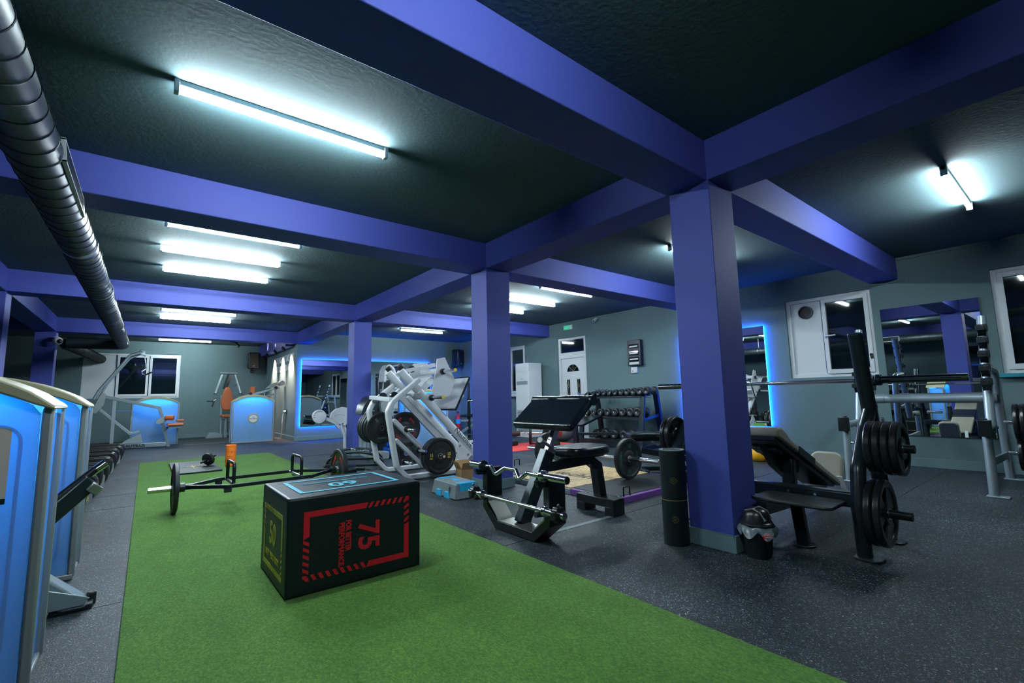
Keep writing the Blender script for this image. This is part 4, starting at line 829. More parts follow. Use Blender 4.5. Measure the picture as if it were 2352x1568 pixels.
a_ = Vector((3.78-2.56, 0, .145-1.36)).normalized(); nrm = Vector((-.707*.0, -1, 0))
wt('Nautilus.', .105, frame((3.50, 5.543, .43), a_, Vector((.707, 0, .707))), M('grey_logo_print', (.16, .19, .20), .5), t, bold=.002, sx=1.05)
for y in (5.36, 6.12): wb(MB().cyl((2.62, y, 0), (2.62, y, .012), .05), 'levelling_foot', m_rub, t)
plate('b15', (2.93, 5.215, .275), (1, 0, 0), (0, 0, 1), 'bumper plate marked 15 KG hung low on the leg press', 'plates stored on the leg press')
plate('b10', (2.93, 5.285, .275), (1, 0, 0), (0, 0, 1), 'bumper plate hidden behind the 15 KG plate', 'plates stored on the leg press', 1)
plate('red', (2.73, 5.80, .60), (1, 0, 0), (0, 0, 1), 'red-lettered bumper plate inside the leg press frame', 'plates stored on the leg press', .3)
plate('grey5', (2.50, 6.02, .61), (1, 0, 0), (0, 0, 1), 'black plate marked 5 at the back of the leg press', 'plates stored on the leg press', -.3)
for k, y in enumerate((6.20, 6.26, 6.33, 6.40)): plate('b10' if k else 'small', (2.53+.0*k, y, .61), (1, 0, 0), (0, 0, 1), 'black plate behind the one marked 5 on the leg press, '+ORD[k+1]+' in its stack', 'plates stored on the leg press', k)
plate('b10', (2.95, 6.22, .225), (1, 0, 0), (0, 0, 1), 'dark bumper plate standing low behind the leg press frame', 'plates stored on the leg press', 2)

# ------------------------------------------------------------------ grey machine behind the far-side pillar, and white machines by the mirror
t = thing('pendulum_machine', 'silver plate machine with smoked curved guard behind the leg press', 'exercise machine', (2.95, 7.7, 0)); Y = 7.6
wb(MB().bar(arc_pts([(3.02, Y, .79), (2.90, Y, .79), (2.78, Y, .62), (2.80, Y, .10), (2.93, Y, .05)], .03, 2), .04, .04, up=(0, 1, 0)).bar([(2.92, Y, .62), (2.93, Y, .08)], .04, .035).bar([(2.80, Y, .42), (2.93, Y, .42)], .03, .03), 'frame', m_silver, t, bev=.005)
wb(MB().prism([(2.82, .74), (2.86, .90), (2.95, 1.03), (3.03, 1.06), (3.10, .98), (3.1, .80), (2.98, .78)], FX(0, Y+.2, 0), -.16, .16), 'smoked_guard', m_dark, t, bev=.01)
wb(MB().prism([(2.92, .0), (3.25, .0), (3.25, .12), (3.0, .14), (2.93, .09)], FX(0, Y, 0), -.12, .12), 'base', m_grey, t, bev=.01)
wb(MB().cyl((3.0, Y-.12, .3), (3.0, Y+.5, .3), .025).bar([(3.0, Y+.4, .05), (3.05, Y+.4, 1.0)], .06, .06), 'rear_post', m_silver, t)
wb(MB().box((3.3, 7.5, .0), (3.75, 7.9, .16)).box((3.34, 7.55, .16), (3.70, 7.85, .30)), 'blue_block', m_cyan if 0 else M('blue_plastic', (.0, .09, .55), .4), t, bev=.03)
t = thing('rear_machine', 'white domed machine with clear guard behind the leg press rails', 'exercise machine', (3.6, 8.2, 0)); Y = 8.12
wb(MB().sweep(arc_pts([(3.37, Y, 1.30), (3.39, Y, 1.50), (3.45, Y, 1.62), (3.54, Y, 1.54), (3.57, Y, 1.44)], .08, 4), [(-.025, -.13), (.025, -.13), (.025, .13), (-.025, .13)], up=(0, 1, 0)), 'dome', m_white, t, bev=.012)
wb(MB().box((3.33, Y+.10, 0), (3.58, Y+.22, 1.36)), 'tower_body', m_dark, t, bev=.02); wb(MB().box((3.35, Y-.02, .35), (3.60, Y+.08, 1.18)), 'guard', m_grey, t, bev=.02)
wb(MB().cyl((3.50, Y, 1.43), (3.50, Y+.04, 1.50), .05), 'lamp_disc', m_white, t); wb(MB().bar([(3.38, Y-.04, 1.4), (3.36, Y-.04, 1.1)], .02, .02), 'strut', m_steel, t)
t = tower('shroud_machine', 'blue-lit tower with round gold badge seen through the leg press', 'exercise machine', 3.80, 8.05)
t = thing('leg_curl_machine', 'white machine with round dial and black roller, beside the blue-edged mirror', 'exercise machine', (2.9, 9.2, 0)); Y = 9.0
k = 9.0/9.4
wb(MB().cyl((2.52, Y-.05, .70), (2.52, Y, .70), .125, n=36), 'dial', m_white, t, bev=.008)
dd = MB()
for i in range(7): a = PI*.25+i*PI/9; dd.cyl((2.52-.095*math.cos(a-.9), Y-.051, .70+.095*math.sin(a-.9)+.0), (2.52-.095*math.cos(a-.9), Y-.056, .70+.095*math.sin(a-.9)), .008, n=8)
wb(dd, 'dial_holes', m_blkl, t)
wb(MB().cyl((2.26, Y+.05, .655), (2.47, Y+.05, .635), .085, n=28), 'ankle_roller', m_leath, t, bev=.02)
wb(MB().bar([(2.60, Y, .68), (2.82, Y, .57), (2.90, Y, .47)], .05, .06), 'lever', m_white, t, bev=.006)
q = [(2.72+.0, .66), (2.74, .76), (2.82, .83), (2.94, .86), (3.08, .84), (3.10, .60), (3.0, .50), (2.86, .55)]
wb(MB().prism(q, FX(0, Y, 0), -.03, .03), 'quadrant_plate', m_white, t, bev=.01)
dd = MB()
for i in range(6): dd.cyl((2.80+.035*i, Y-.031, .70+.018*math.sin(i*.6)), (2.80+.035*i, Y-.034, .70+.018*math.sin(i*.6)), .006, n=8)
wb(dd, 'quadrant_holes', m_blkl, t)
wb(MB().tube(arc_pts([(2.92, Y-.02, .52), (3.0, Y-.02, .30), (3.0, Y-.02, .10), (3.05, Y-.02, .02), (3.3, Y-.02, .03)], .10, 5), .028), 'leg', m_white, t); wb(MB().tube(arc_pts([(3.10, Y+.05, .82), (2.99, Y+.05, .66), (3.02, Y+.05, .45), (3.05, Y+.05, .02)], .10, 5), .026), 'leg', m_white, t)
wb(MB().cyl((2.95, Y-.04, .55), (2.95, Y-.03, .55), .014), 'bolt', m_steel, t)
wb(MB().box((3.1, Y+.1, .45), (3.6, Y+.5, .53)), 'seat_pad', m_leath, t, bev=.02); wb(MB().bar([(3.3, Y+.3, .0), (3.3, Y+.3, .46)], .07, .07), 'seat_post', m_white, t)

# ------------------------------------------------------------------ incline press station at the right
t = thing('incline_press_bench', 'graphite incline press bench with cream pads, uprights and plate pegs', 'weight bench', (3.9, 1.5, 0))
for Y in (.96, 2.20):
    wb(MB().tube(arc_pts([(3.385, Y, .02), (3.36, Y, .30), (3.42, Y, .52), (3.62, Y, .74), (3.80, Y, .88)], .12, 5), .040, 18), 'front_leg', m_dark, t)
    wb(MB().sweep([(3.88, Y, .02), (3.80, Y, .60), (3.76, Y, .85)], [(.032*math.cos(a), .046*math.sin(a)) for a in [2*PI*i/18 for i in range(18)]], up=(0, 1, 0)), 'rear_leg', m_dark, t)
    wb(MB().sweep([(3.80, Y, .72), (3.640, Y, 1.365)], [(.030*math.cos(a), .044*math.sin(a)) for a in [2*PI*i/20 for i in range(20)]], up=(0, 1, 0)), 'upright', m_dark, t, bev=.008)
    wb(MB().prism([(3.73, 1.02), (3.86, .99), (3.94, .985), (3.965, 1.03), (3.975, 1.08), (3.95, 1.085), (3.93, 1.03), (3.86, 1.035), (3.745, 1.12)], FX(0, Y, 0), -.008, .008), 'bar_hook', m_dark, t, bev=.003)
    bl = MB()
    for x, z in ((3.72, 1.22), (3.735, 1.205), (3.80, .80), (3.815, .79)): bl.cyl((x, Y-.05, z), (x, Y-.065, z), .010, n=10)
    wb(bl, 'bolts', m_chrome, t)
    for x in (3.385, 3.88): wb(MB().prism(rrect(x-.05, Y-.085, x+.085, Y+.055, .04), Matrix(), 0, .012), 'foot_plate', m_dark, t, bev=.004)
    e = -1 if Y < 1.5 else 1
    for (x, z, L_) in ((3.55, .640, .225), (3.45, .270, .20)):
        if e > 0 and z < .5: continue
        wb(MB().cyl((x, Y+e*.02, z), (x, Y+e*(L_+.03), z+.0), .025), 'plate_peg', m_black, t, bev=.003); wb(MB().cyl((x, Y+e*.03, z), (x, Y+e*.05, z), .045), 'peg_washer', m_black, t)
wb(MB().bar([(3.45, .96, .325), (3.45, 2.20, .325)], .08, .09), 'cross_beam', m_dark, t, bev=.012)
bl = MB()
for y in (1.20, 1.36, 1.62): bl.cyl((3.408, y, .335), (3.400, y, .335), .009, n=10)
wb(bl, 'bolts', m_chrome, t)
wb(MB().prism([(3.13, 1.02), (3.37, 1.02), (3.40, 1.06), (3.40, 1.44), (3.36, 1.48), (3.13, 1.48), (3.10, 1.44), (3.10, 1.06)], Matrix(), .305, .325), 'step_plate', m_platm, t, bev=.006)
wb(MB().bar([(3.33, 1.29, .31), (3.40, 1.29, .01)], .07, .05), 'step_post', m_dark, t, bev=.006); wb(MB().prism(circ(.07, 20, 0, 2*PI, 3.40, 1.29), Matrix(), 0, .014), 'foot_plate', m_dark, t, bev=.004)
wb(MB().bar([(3.45, 1.58, .18), (4.62, 1.58, .14)], .09, .10), 'spine', m_dark, t, bev=.01); wb(MB().bar([(4.58, 1.58, .15), (4.58, 1.58, .02)], .06, .06), 'spine_post', m_dark, t)
wb(MB().prism(circ(.075, 20, 0, 2*PI, 4.58, 1.56), Matrix(), 0, .014), 'foot_plate', m_dark, t, bev=.004)
wb(MB().bar([(3.80, 1.50, .20), (3.80, 1.50, .50)], .09, .07), 'pad_post', m_dark, t, bev=.014)
fr = frame((3.93, 1.56, .475), Vector((1.16, 0, -.47)).normalized(), (0, 1, 0))
side = [(-.66, -.005), (-.70, .03), (-.66, .075), (-.56, .085), (-.45, .055), (.62, .055), (.67, .03), (.64, -.005)]
fs = frame((3.99, 1.56, .45), Vector((1.15, 0, -.50)).normalized(), Vector((.50, 0, 1.15)).normalized())
for (a, b, mt, nm) in ((-.70, -.22, m_cream, 'back_pad_top'), (-.22, .08, m_dark, 'back_pad_band'), (.08, .67, m_cream, 'back_pad_bottom')):
    pp = []
    for (u_, v_) in ([(-.60, .035), (-.59, .065), (-.53, .085), (-.45, .078), (-.38, .055)] if a < -.5 else [(a, .055)])+([(b, .055)] if b < .5 else [(.58, .055), (.63, .04), (.64, .01)])+([(b, .0)] if b < .5 else [(.61, 0)])+[(a if a > -.5 else -.58, .0)]: pp.append((u_, v_))
    wb(MB().prism(pp, fs, -.145, .145), nm, mt, t, bev=.02 if mt is m_cream else 0, seg=3)
wb(MB().prism([(-.57, -.03), (-.4, -.035), (.56, -.03), (.59, .0), (-.58, .004)], fs, -.12, .12), 'pad_board', m_black, t, bev=.008)
wb(MB().prism([(-.50, -.03), (-.30, -.13), (-.05, -.15), (.10, -.06), (.10, -.03)], fs, -.03, .03).prism([(-.45, -.03), (-.45, -.06), (-.35, -.06), (-.35, -.03)], fs, -.09, .09), 'adjust_bracket', m_black, t, bev=.006)
sf = frame((4.93, 1.62, .23), Vector((.55, 0, .42)).normalized()*-1, (0, -1, 0))
sf = frame((4.92, 1.63, .30), (0, -1, 0), Vector((.10, 0, .30)).normalized())
wb(MB().prism(rrect(-.13, -.15, .13, .14, (.07, .07, .03, .03)), sf, -.07, .0), 'seat_pad', m_cream, t, bev=.02, seg=3)
wb(MB().bar([(4.62, 1.58, .16), (4.84, 1.60, .20)], .05, .05), 'seat_bracket', m_steel, t); wb(MB().bar([(4.70, 1.46, .26), (4.80, 1.45, .10)], .04, .006), 'strap', m_upvc, t); wb(MB().prism(rrect(4.78, .05, 4.82, .13, .005), FX(0, 1.43, 0), -.001, .001), 'yellow_tag', m_yell, t)
for k, y in enumerate((.902, .860, .818, .776)): plate('gripU', (3.55, y, .640), (1, 0, 0), (0, 0, 1), ORD[4-k]+' glossy black plate from the outside on the upper peg of the press bench', 'plates on the press bench pegs', .5+k*.7)
for k, y in enumerate((.900, .856)): plate('grip', (3.45, y, .270), (1, 0, 0), (0, 0, 1), ['inner of two glossy black plates on the low front peg', 'outer of two glossy black plates on the low front peg'][k], 'plates on the press bench pegs', .3+k)
for k, y in enumerate((2.265, 2.31)): plate('gripU', (3.55, y, .640), (1, 0, 0), (0, 0, 1), ['glossy black plate half hidden behind the big pillar, inner one', 'glossy black plate showing beside the big pillar above the rolled mat'][k], 'plates on the press bench pegs', .9*k)
t = thing('bench_barbell', 'long barbell racked across the graphite press bench', 'barbell', (3.96, 1.6, 1.06))
X, Z = 3.955, 1.058
wb(MB().cyl((X, .94, Z), (X, 2.24, Z), .014), 'shaft', m_chrome, t); wb(MB().cyl((X, 1.08, Z), (X, 1.62, Z), .0148), 'knurling', m_steel, t)
for a, b in ((.92, .49), (2.26, 2.68)): wb(MB().cyl((X, a, Z), (X, b, Z), .025, n=28), 'sleeve', m_dchrome, t, bev=.002); wb(MB().cyl((X, a+(.03 if a < 1.5 else -.03), Z), (X, a, Z), .038, n=28), 'collar', m_dark, t, bev=.003)

# ------------------------------------------------------------------ squat rack
t = thing('squat_rack', 'silver squat rack with black bar hooks before the unlit mirror', 'squat rack', (6.7, 1.24, 0))
for Y in (.69, 1.79):
    s_ = 1 if Y > 1 else -1; dx = 0 if Y > 1 else -.14
    wb(MB().tube([(6.08, Y, .0), (6.14, Y, .64)], .036, 18), 'front_leg', m_silver, t)
    wb(MB().tube(arc_pts([(6.14, Y, .60), (6.62+dx, Y, .615)], .02), .036, 16), 'elbow', m_silver, t)
    wb(MB().tube([(6.58+dx, Y, .56), (6.63+dx, Y, .70), (6.95+dx, Y, 1.72)], .038, 18), 'upright', m_silver, t)
    wb(MB().tube(arc_pts([(6.80+dx, Y, 1.20), (7.18, Y, 1.17), (7.33, Y, .01)], .12, 5), .038, 18), 'rear_leg', m_silver, t)
    wb(MB().bar([(6.13, Y, .30), (7.30, Y, .26)], .03, .07), 'side_brace', m_silver, t, bev=.005)
    for k, z in enumerate((1.615, 1.485, 1.34, 1.20, 1.06)):
        x = 6.63+dx+(z-.70)*.314-.035
        wb(MB().box((x-.11, Y-.035, z-.05), (x, Y+.035, z-.035)).box((x-.115, Y-.035, z-.05), (x-.10, Y+.035, z+.0)).prism([(x, z-.04), (x-.07, z-.045), (x-.04, z-.10), (x, z-.12)], FX(0, Y, 0), -.03, .03).box((x-.02, Y-.04, z-.05), (x+.05, Y+.04, z+.02)), 'bar_hook', m_black, t, bev=.003)
    wb(MB().prism([(6.03, .54), (6.10, .54), (6.10, .69), (6.03, .69)], FX(0, Y, 0), -.045, .045), 'safety_plate', m_black, t, bev=.004)
    wb(MB().cyl((6.14, Y, .70), (6.14, Y, .665), .016).cyl((6.5, Y-.045, .60), (6.5, Y+.045, .60), .014), 'bolts', m_black, t)
    for x in (6.08, 7.33): wb(MB().box((x-.05, Y-.10, 0), (x+.05, Y+.05, .014)), 'foot_plate', m_silver, t, bev=.004)
wb(MB().cyl((7.20, .62+.07, .87), (7.20, 1.79, .87), .052, n=24), 'cross_tube', m_silver, t); wb(MB().cyl((7.20, .74, .87), (7.20, .82, .87), .056).cyl((7.20, 1.66, .87), (7.20, 1.74, .87), .056), 'tube_collar', m_silver, t, bev=.003)
wb(MB().cyl((7.0, 1.82, .33), (7.0, 2.05, .33), .016).cyl((7.1, .66, .62), (7.1, .20, .62), .024).cyl((7.15, .66, .30), (7.15, .20, .30), .024), 'storage_peg', m_chrome, t)
for k, y in enumerate((.565, .515, .465, .415)): plate('grip', (7.1, y, .62), (1, 0, 0), (0, 0, 1), ORD[k+1]+' glossy black plate on the upper peg outside the squat rack', 'plates stored on the squat rack', k)
for k, y in enumerate((.565, .515)): plate('gripS', (7.15, y, .30), (1, 0, 0), (0, 0, 1), ORD[k+1]+' smaller black plate on the lower peg outside the squat rack', 'plates stored on the squat rack', k)

# ------------------------------------------------------------------ rolled mat, bin, kettlebells
t = thing('rolled_mat', 'tall black rolled mat with gold marks against the big pillar', 'exercise mat', (2.845, 1.86, 0))
sp_ = [((.035+.0105*a/(2*PI))*math.cos(a), (.035+.0105*a/(2*PI))*math.sin(a)) for a in [i*PI/10 for i in range(0, 85)]]
MB().sweep([(0, 0, .0), (0, 0, .61)], circ(.083, 36)).build('roll', m_fabric, t)
MB().lathe([(.060, .612), (.083, .612), (.083, .616), (.060, .616)], (0, 0, 0), (0, 0, 1), 36, True).build('roll_rim', m_grey, t); MB().cyl((0, 0, .6105), (0, 0, .6112), .058).build('roll_core', m_blkl, t)
MB().lathe([(.0832, .288), (.0842, .288), (.0842, .292), (.0832, .292)], (0, 0, 0), (0, 0, 1), 36, True).build('gold_line', m_gold, t)
for z in (.42, .17):
    d = Vector((-.84, -.54, 0)).normalized(); fr = frame(tuple(d*.0845+Vector((0, 0, z))), Vector((0, 0, 1)).cross(d)*1, (0, 0, 1))
    q = [(-.017, -.010), (0, -.020), (.014, -.012), (.024, 0), (.014, .012), (0, .020), (-.017, .010)]
    MB().sweep([tuple(fr @ Vector((a, b, 0))) for a, b in q], [(-.0012, -.0006), (.0012, -.0006), (.0012, .0006), (-.0012, .0006)], True).sweep([tuple(fr @ Vector((a, b, 0))) for a, b in circ(.007, 12)], [(-.001, -.0006), (.001, -.0006), (.001, .0006), (-.001, .0006)], True).build('gold_logo', m_gold, t)
t = thing('waste_bin', 'small black waste bin with swing lid and clear liner by the big pillar', 'waste bin', (2.99, 1.39, 0))
sq = lambda r: [(math.copysign(abs(math.cos(a))**.6, math.cos(a))*r, math.copysign(abs(math.sin(a))**.6, math.sin(a))*r*.92) for a in [2*PI*i/32 for i in range(32)]]
def loft(rings):
    n = len(rings[0]); b = MB(); b.add([v for r in rings for v in r], [(k*n+i, k*n+(i+1) % n, (k+1)*n+(i+1) % n, (k+1)*n+i) for k in range(len(rings)-1) for i in range(n)]+[tuple(range(n))[::-1], tuple((len(rings)-1)*n+i for i in range(n))]); return b
R3 = lambda r, z: [(x, y, z) for x, y in sq(r)]
C3 = lambda r, z, w=0, n=5: [(r*(1+w*math.sin(i*n*2*PI/64+z*40))*math.cos(2*PI*i/64), r*(1+w*math.sin(i*n*2*PI/64+z*40))*math.sin(2*PI*i/64), z+w*.15*math.cos(i*7*2*PI/64)) for i in range(64)]
loft([R3(.066, 0), R3(.072, .02), R3(.080, .185)]).build('body', m_black, t, ang=60)
loft([C3(.084, .19, .03), C3(.098, .175, .06), C3(.104, .158, .09), C3(.108, .140, .12), C3(.100, .141, .12), C3(.085, .18, .02)]).build('liner', m_bag, t, ang=80)
MB().lathe([(.02, .205), (.088, .195), (.094, .19), (.094, .196), (.088, .204), (.082, .208), (.072, .25), (.060, .272), (.035, .285), (0, .288)], (0, 0, 0), (0, 0, 1), 36).build('lid', m_rubs, t)
fl = frame((-.005, -.03, .262), (.8, -.55, 0), (0, 0, 1)); MB().sweep([(.0, -.07, .225), (-.0, -.045, .268), (0, 0, .286), (0, .05, .27)], [(-.05, -.002), (.05, -.002), (.05, .002), (-.05, .002)]).build('swing_flap', m_grey, t)
d = Vector((-.62, -.78, 0)).normalized(); fr = frame(tuple(d*.112+Vector((0, 0, .142))), Vector((0, 0, 1)).cross(d), (0, 0, 1))
MB().prism(circ(.025, 28), fr, 0, .001).build('sticker', m_pap, t); MB().prism(rrect(-.029, -.008, .029, .008, .003), fr, .001, .002).sweep([tuple(fr @ Vector((a, b, .0012))) for a, b in circ(.022, 24)], [(-.0015, -.0006), (.0015, -.0006), (.0015, .0006), (-.0015, .0006)], True).build('sticker_print', m_redl, t); text('PLANET', .012, fr @ Matrix.Translation((0, 0, .0022)), m_whl, t)
kb = None
for k, (x, y) in enumerate(((6.95, 3.13), (6.98, 2.93), (6.98, 2.70))):
    if kb is None:
        kb = t = thing('kettlebell', 'x', 'kettlebell', (x, y, 0), 0, 'yellow kettlebells under the mirror')
        MB().lathe([(.06, 0), (.088, .015), (.105, .06), (.106, .10), (.095, .15), (.07, .185), (.03, .197), (0, .199)], (0, 0, 0), (0, 0, 1), 36).build('bell', m_yel, t, ang=60)
        MB().tube(arc_pts([(0, .055, .165), (0, .068, .262), (0, -.068, .262), (0, -.055, .165)], .045, 6), .017, 14).build('handle', m_steel, t)
    else: t = copy_tree(kb); t.location = (x, y, 0)
    t['label'] = ['yellow kettlebell closest to the big pillar, its steel handle in full view', 'yellow kettlebell next along, half hidden behind the cream bench pad', 'yellow kettlebell hidden behind the cream bench pad'][k]
plate('small', (7.40, 3.32, .212), (0, -1, 0), (-.12, 0, 1), 'dark plate leaning on the wall behind the yellow kettlebells', 'loose plates')

# ------------------------------------------------------------------ adjustable bench behind the pillar
t = thing('adjustable_bench', 'low black adjustable bench before the dumbbell rack', 'weight bench', (5.0, 3.6, 0), 0)
ax = Vector((.80, -.60, 0)); nn = Vector((.60, .80, 0)); o_ = Vector((4.87, 3.80, 0))
def AB(a, b, z): return tuple(o_+ax*a+nn*b+Vector((0, 0, z)))
def padx(a0, a1, w0, w1, z0, z1, nm):
    fr = frame(AB(a0, 0, z0), Vector(AB(a1, 0, z1))-Vector(AB(a0, 0, z0)), nn); L_ = (Vector(AB(a1, 0, z1))-Vector(AB(a0, 0, z0))).length
    wb(MB().prism([(0, -w0), (L_, -w1), (L_, w1), (0, w0)], fr, -.03, .03), nm, m_leath, t, bev=.018, seg=3)
padx(0, .32, .14, .15, .47, .475, 'seat_pad'); padx(.34, 1.15, .13, .16, .46, .49, 'back_pad')
wb(MB().bar([AB(.02, 0, .42), AB(1.0, 0, .42)], .08, .05).bar([AB(.5, 0, .40), AB(.5, 0, .06)], .06, .06), 'under_frame', m_black, t, bev=.005)
wb(MB().bar([AB(.15, -.0, .28), AB(1.25, 0, .06)], .06, .07).bar([AB(.9, 0, .38), AB(.45, 0, .05)], .05, .05), 'strut', m_dark, t, bev=.005)
wb(MB().bar([AB(.15, -.25, .03), AB(.15, .25, .03)], .06, .06).bar([AB(1.25, -.22, .03), AB(1.25, .22, .03)], .06, .06).bar([AB(.15, 0, .05), AB(1.25, 0, .05)], .06, .05), 'floor_frame', m_black, t, bev=.005)
wb(MB().tube(arc_pts([AB(.7, -.05, .33), AB(.8, -.14, .38), AB(.95, -.10, .33)], .05), .015).cyl(AB(.35, -.10, .36), AB(.35, .10, .36), .02), 'adjust_lever', m_rubs, t)
wb(MB().cyl(AB(.35, -.105, .36), AB(.35, -.09, .36), .022).cyl(AB(.60, -.045, .42), AB(.60, -.04, .42), .008), 'lever_tip', m_steel, t)

# ------------------------------------------------------------------ dumbbell rack
m_blueedge = M('dark_blue_steel', (.003, .012, .075), .35)
t = thing('dumbbell_rack', 'three-tier black and dark blue dumbbell rack against the grey wall', 'dumbbell rack', (7.35, 5.9, 0))
for Y in (5.17, 6.63):
    mt = m_blueedge if Y < 6 else m_black
    wb(MB().bar([(6.98, Y, .02), (7.10, Y, .94)], .10, .05), 'front_post', m_dark, t, bev=.004)
    wb(MB().bar([(7.10, Y, .90), (7.20, Y, 1.0), (7.52, Y, 1.04)], .05, .06, up=(0, 1, 0)).bar([(7.06, Y, .52), (7.60, Y, .60)], .05, .05, up=(0, 1, 0)), 'top_arm', mt, t, bev=.004)
    wb(MB().bar([(7.50, Y, 1.05), (7.66, Y, .02)], .10, .06), 'rear_post', mt if Y < 6 else m_black, t, bev=.004)
    wb(MB().bar([(6.95, Y, .03), (7.70, Y, .03)], .08, .06), 'floor_foot', m_black, t, bev=.004)
for z, x, nm in ((.95, 7.22, 'top_shelf'), (.555, 7.18, 'middle_shelf'), (.13, 7.12, 'bottom_shelf')):
    wb(MB().box((x-.16, 5.18, z-.03), (x-.10, 6.62, z+.0)).box((x+.10, 5.18, z+.0), (x+.16, 6.62, z+.03)).box((x-.16, 5.18, z-.035), (x+.16, 6.62, z-.028)), nm, m_black, t, bev=.003)
wb(MB().box((6.94, 5.2, .01), (6.97, 6.6, .09)), 'bottom_rail', m_dark, t)
DB = None
def dumbbell(x, y, z, r, L_, label, group, ang):
    global DB
    if DB is None:
        DB = q = thing('dumbbell', 'x', 'dumbbell')
        for s_ in (-1, 1):
            MB().lathe([(.0, s_*.40), (.70, s_*.40), (.88, s_*.42), (1.0, s_*.52), (1.0, s_*.9), (.88, s_*1.0), (.55, s_*1.0), (.52, s_*.985), (0, s_*.985)], (0, 0, 0), (1, 0, 0), 28).build('head', m_rub, q, ang=50)
            text('24', .42, frame((s_*.99, 0, -.25), (0, -1, 0) if s_ < 0 else (0, 1, 0), (0, 0, 1)), m_gray_l if 0 else m_whl, q, ext=.002)
        MB().cyl((-.42, 0, 0), (.42, 0, 0), .26, n=16).build('handle', m_steel, q)
    else: q = copy_tree(DB)
    q.location = (x, y, z+r); q.scale = (L_/2, r, r); q.rotation_euler = (ang, 0, 0); q['label'] = label; q['group'] = group
n = 0
for k in range(11):
    y = 6.50-.1435*k; r = .042+.0034*k
    dumbbell(7.20, y, .968, r, .24+.006*k, 'round black dumbbell on the top rack shelf, '+ORD[k+1]+' from the door end', 'dumbbells on the top shelf', random.uniform(-2, 2))
for k in range(8):
    y = 6.50-.18*k-(.02 if k == 7 else 0); r = .064+.0035*k
    if k == 7: y = 5.26
    dumbbell(7.17, y, .575, min(r, .086), .29, 'black dumbbell on the middle rack shelf, '+ORD[k+1]+' from the door end', 'dumbbells on the middle shelf', random.uniform(-2, 2))
for k, y in enumerate((6.19, 5.96, 5.74, 5.52, 5.31)): dumbbell(7.10, y, .150, .088, .34, 'large black dumbbell on the bottom rack shelf, '+ORD[k+1]+' from the door end', 'dumbbells on the bottom shelf', random.uniform(-2, 2))
cd_ = None
for k, y in enumerate((6.56, 6.47, 6.37, 6.27)):
    if cd_ is None:
        cd_ = q = thing('chrome_dumbbell', 'x', 'dumbbell', (7.47, y, 1.085), 0, 'small chrome dumbbells behind the top shelf')
        for s_ in (-1, 1): MB().lathe([(0, s_*.028), (.024, s_*.03), (.028, s_*.04), (.024, s_*.06), (0, s_*.062)], (0, 0, 0), (1, 0, 0), 18).build('head', m_chrome, q)
        MB().cyl((-.03, 0, 0), (.03, 0, 0), .011).build('handle', m_chrome, q)
    else: q = copy_tree(cd_); q.location = (7.47, y, 1.085)
    q['label'] = 'tiny chrome dumbbell behind the rack top shelf, '+ORD[k+1]+' from the door end'
t = root(bpy.data.objects['top_shelf']); wb(MB().box((7.43, 6.2, 1.04), (7.51, 6.62, 1.056)), 'chrome_tray', m_black, t)

# ------------------------------------------------------------------ ball, mats, hip thrust gear by the air conditioner
t = thing('exercise_ball', 'big grey exercise ball with blue and red marks by the white door', 'exercise ball', (7.2, 7.35, 0))
MB().lathe([(.285*math.sin(a)+.0001*(a == 0), .285-.285*math.cos(a)) for a in [PI*i/24 for i in range(25)]], (0, 0, 0), (0, 0, 1), 40).build('ball', m_ball, t, ang=60)
def patch(cx, cz, rr_, mt, nm):
    d = Vector((-.7, -.7, .0)); d = Vector((cx, -(1-cx*cx-cz*cz)**.5 if 1-cx*cx-cz*cz > 0 else -.1, cz)).normalized()
    u = d.cross(Vector((0, 0, 1))).normalized()*-1; v = d.cross(u)*-1
    vs = [tuple(Vector((0, 0, .285))+d*.2865)]+[tuple(Vector((0, 0, .285))+(d+u*rr_*math.cos(a)*f_+v*rr_*math.sin(a)*f_).normalized()*.2865) for f_ in (.5, 1) for a in [2*PI*i/24 for i in range(24)]]
    b = MB(); b.add(vs, [(0, 1+i, 1+(i+1) % 24) for i in range(24)]+[(1+i, 25+i, 25+(i+1) % 24, 1+(i+1) % 24) for i in range(24)]); b.build(nm, mt, t, ang=60)
patch(-.05, .12, .26, M('ball_blue', (.01, .10, .30), .45), 'blue_mark'); patch(-.88, -.30, .30, M('ball_red', (.28, .05, .05), .5), 'red_mark')
t = thing('foam_mat', 'red and blue foam mat on the floor by the air conditioner', 'mat', (5.9, 7.1, 0)); MB().box((-.75, -.55, 0), (.95, .45, .012)).build('blue_layer', m_matb, t); MB().box((-.75, -.55, .012), (.95, .45, .025)).build('red_layer', m_matr, t)
t = thing('padded_barbell', 'barbell with thick dark pad and red-lettered plate above the red mat', 'barbell', (5.6, 7.3, .24)); Y, Z = 7.3, .245
a_ = Vector((.75, -.66, 0)).normalized(); c_ = Vector((5.72, 7.35, .26))
def HB(s_): return tuple(c_+a_*s_)
wb(MB().cyl(HB(-1.2), HB(.35), .014).cyl(HB(.35), HB(.62), .025), 'shaft', m_chrome, t); wb(MB().cyl(HB(-.55), HB(.20), .052), 'bar_pad', M('brown_foam', (.03, .02, .02), .8, bump=.5), t, bev=.01)
plate('red', HB(.40), Vector((.66, .75, 0)), (0, 0, 1), 'red-lettered plate on the padded barbell near the air conditioner', 'loose plates', .1)
t = thing('exercise_step', 'low black bench platform holding the padded barbell', 'platform', (5.3, 7.5, 0)); MB().box((-.6, -.25, .03), (.55, .2, .12)).build('platform', m_rub, t, bev=.02); MB().box((-.45, -.2, 0), (.4, .15, .03)).build('feet', m_matr, t)
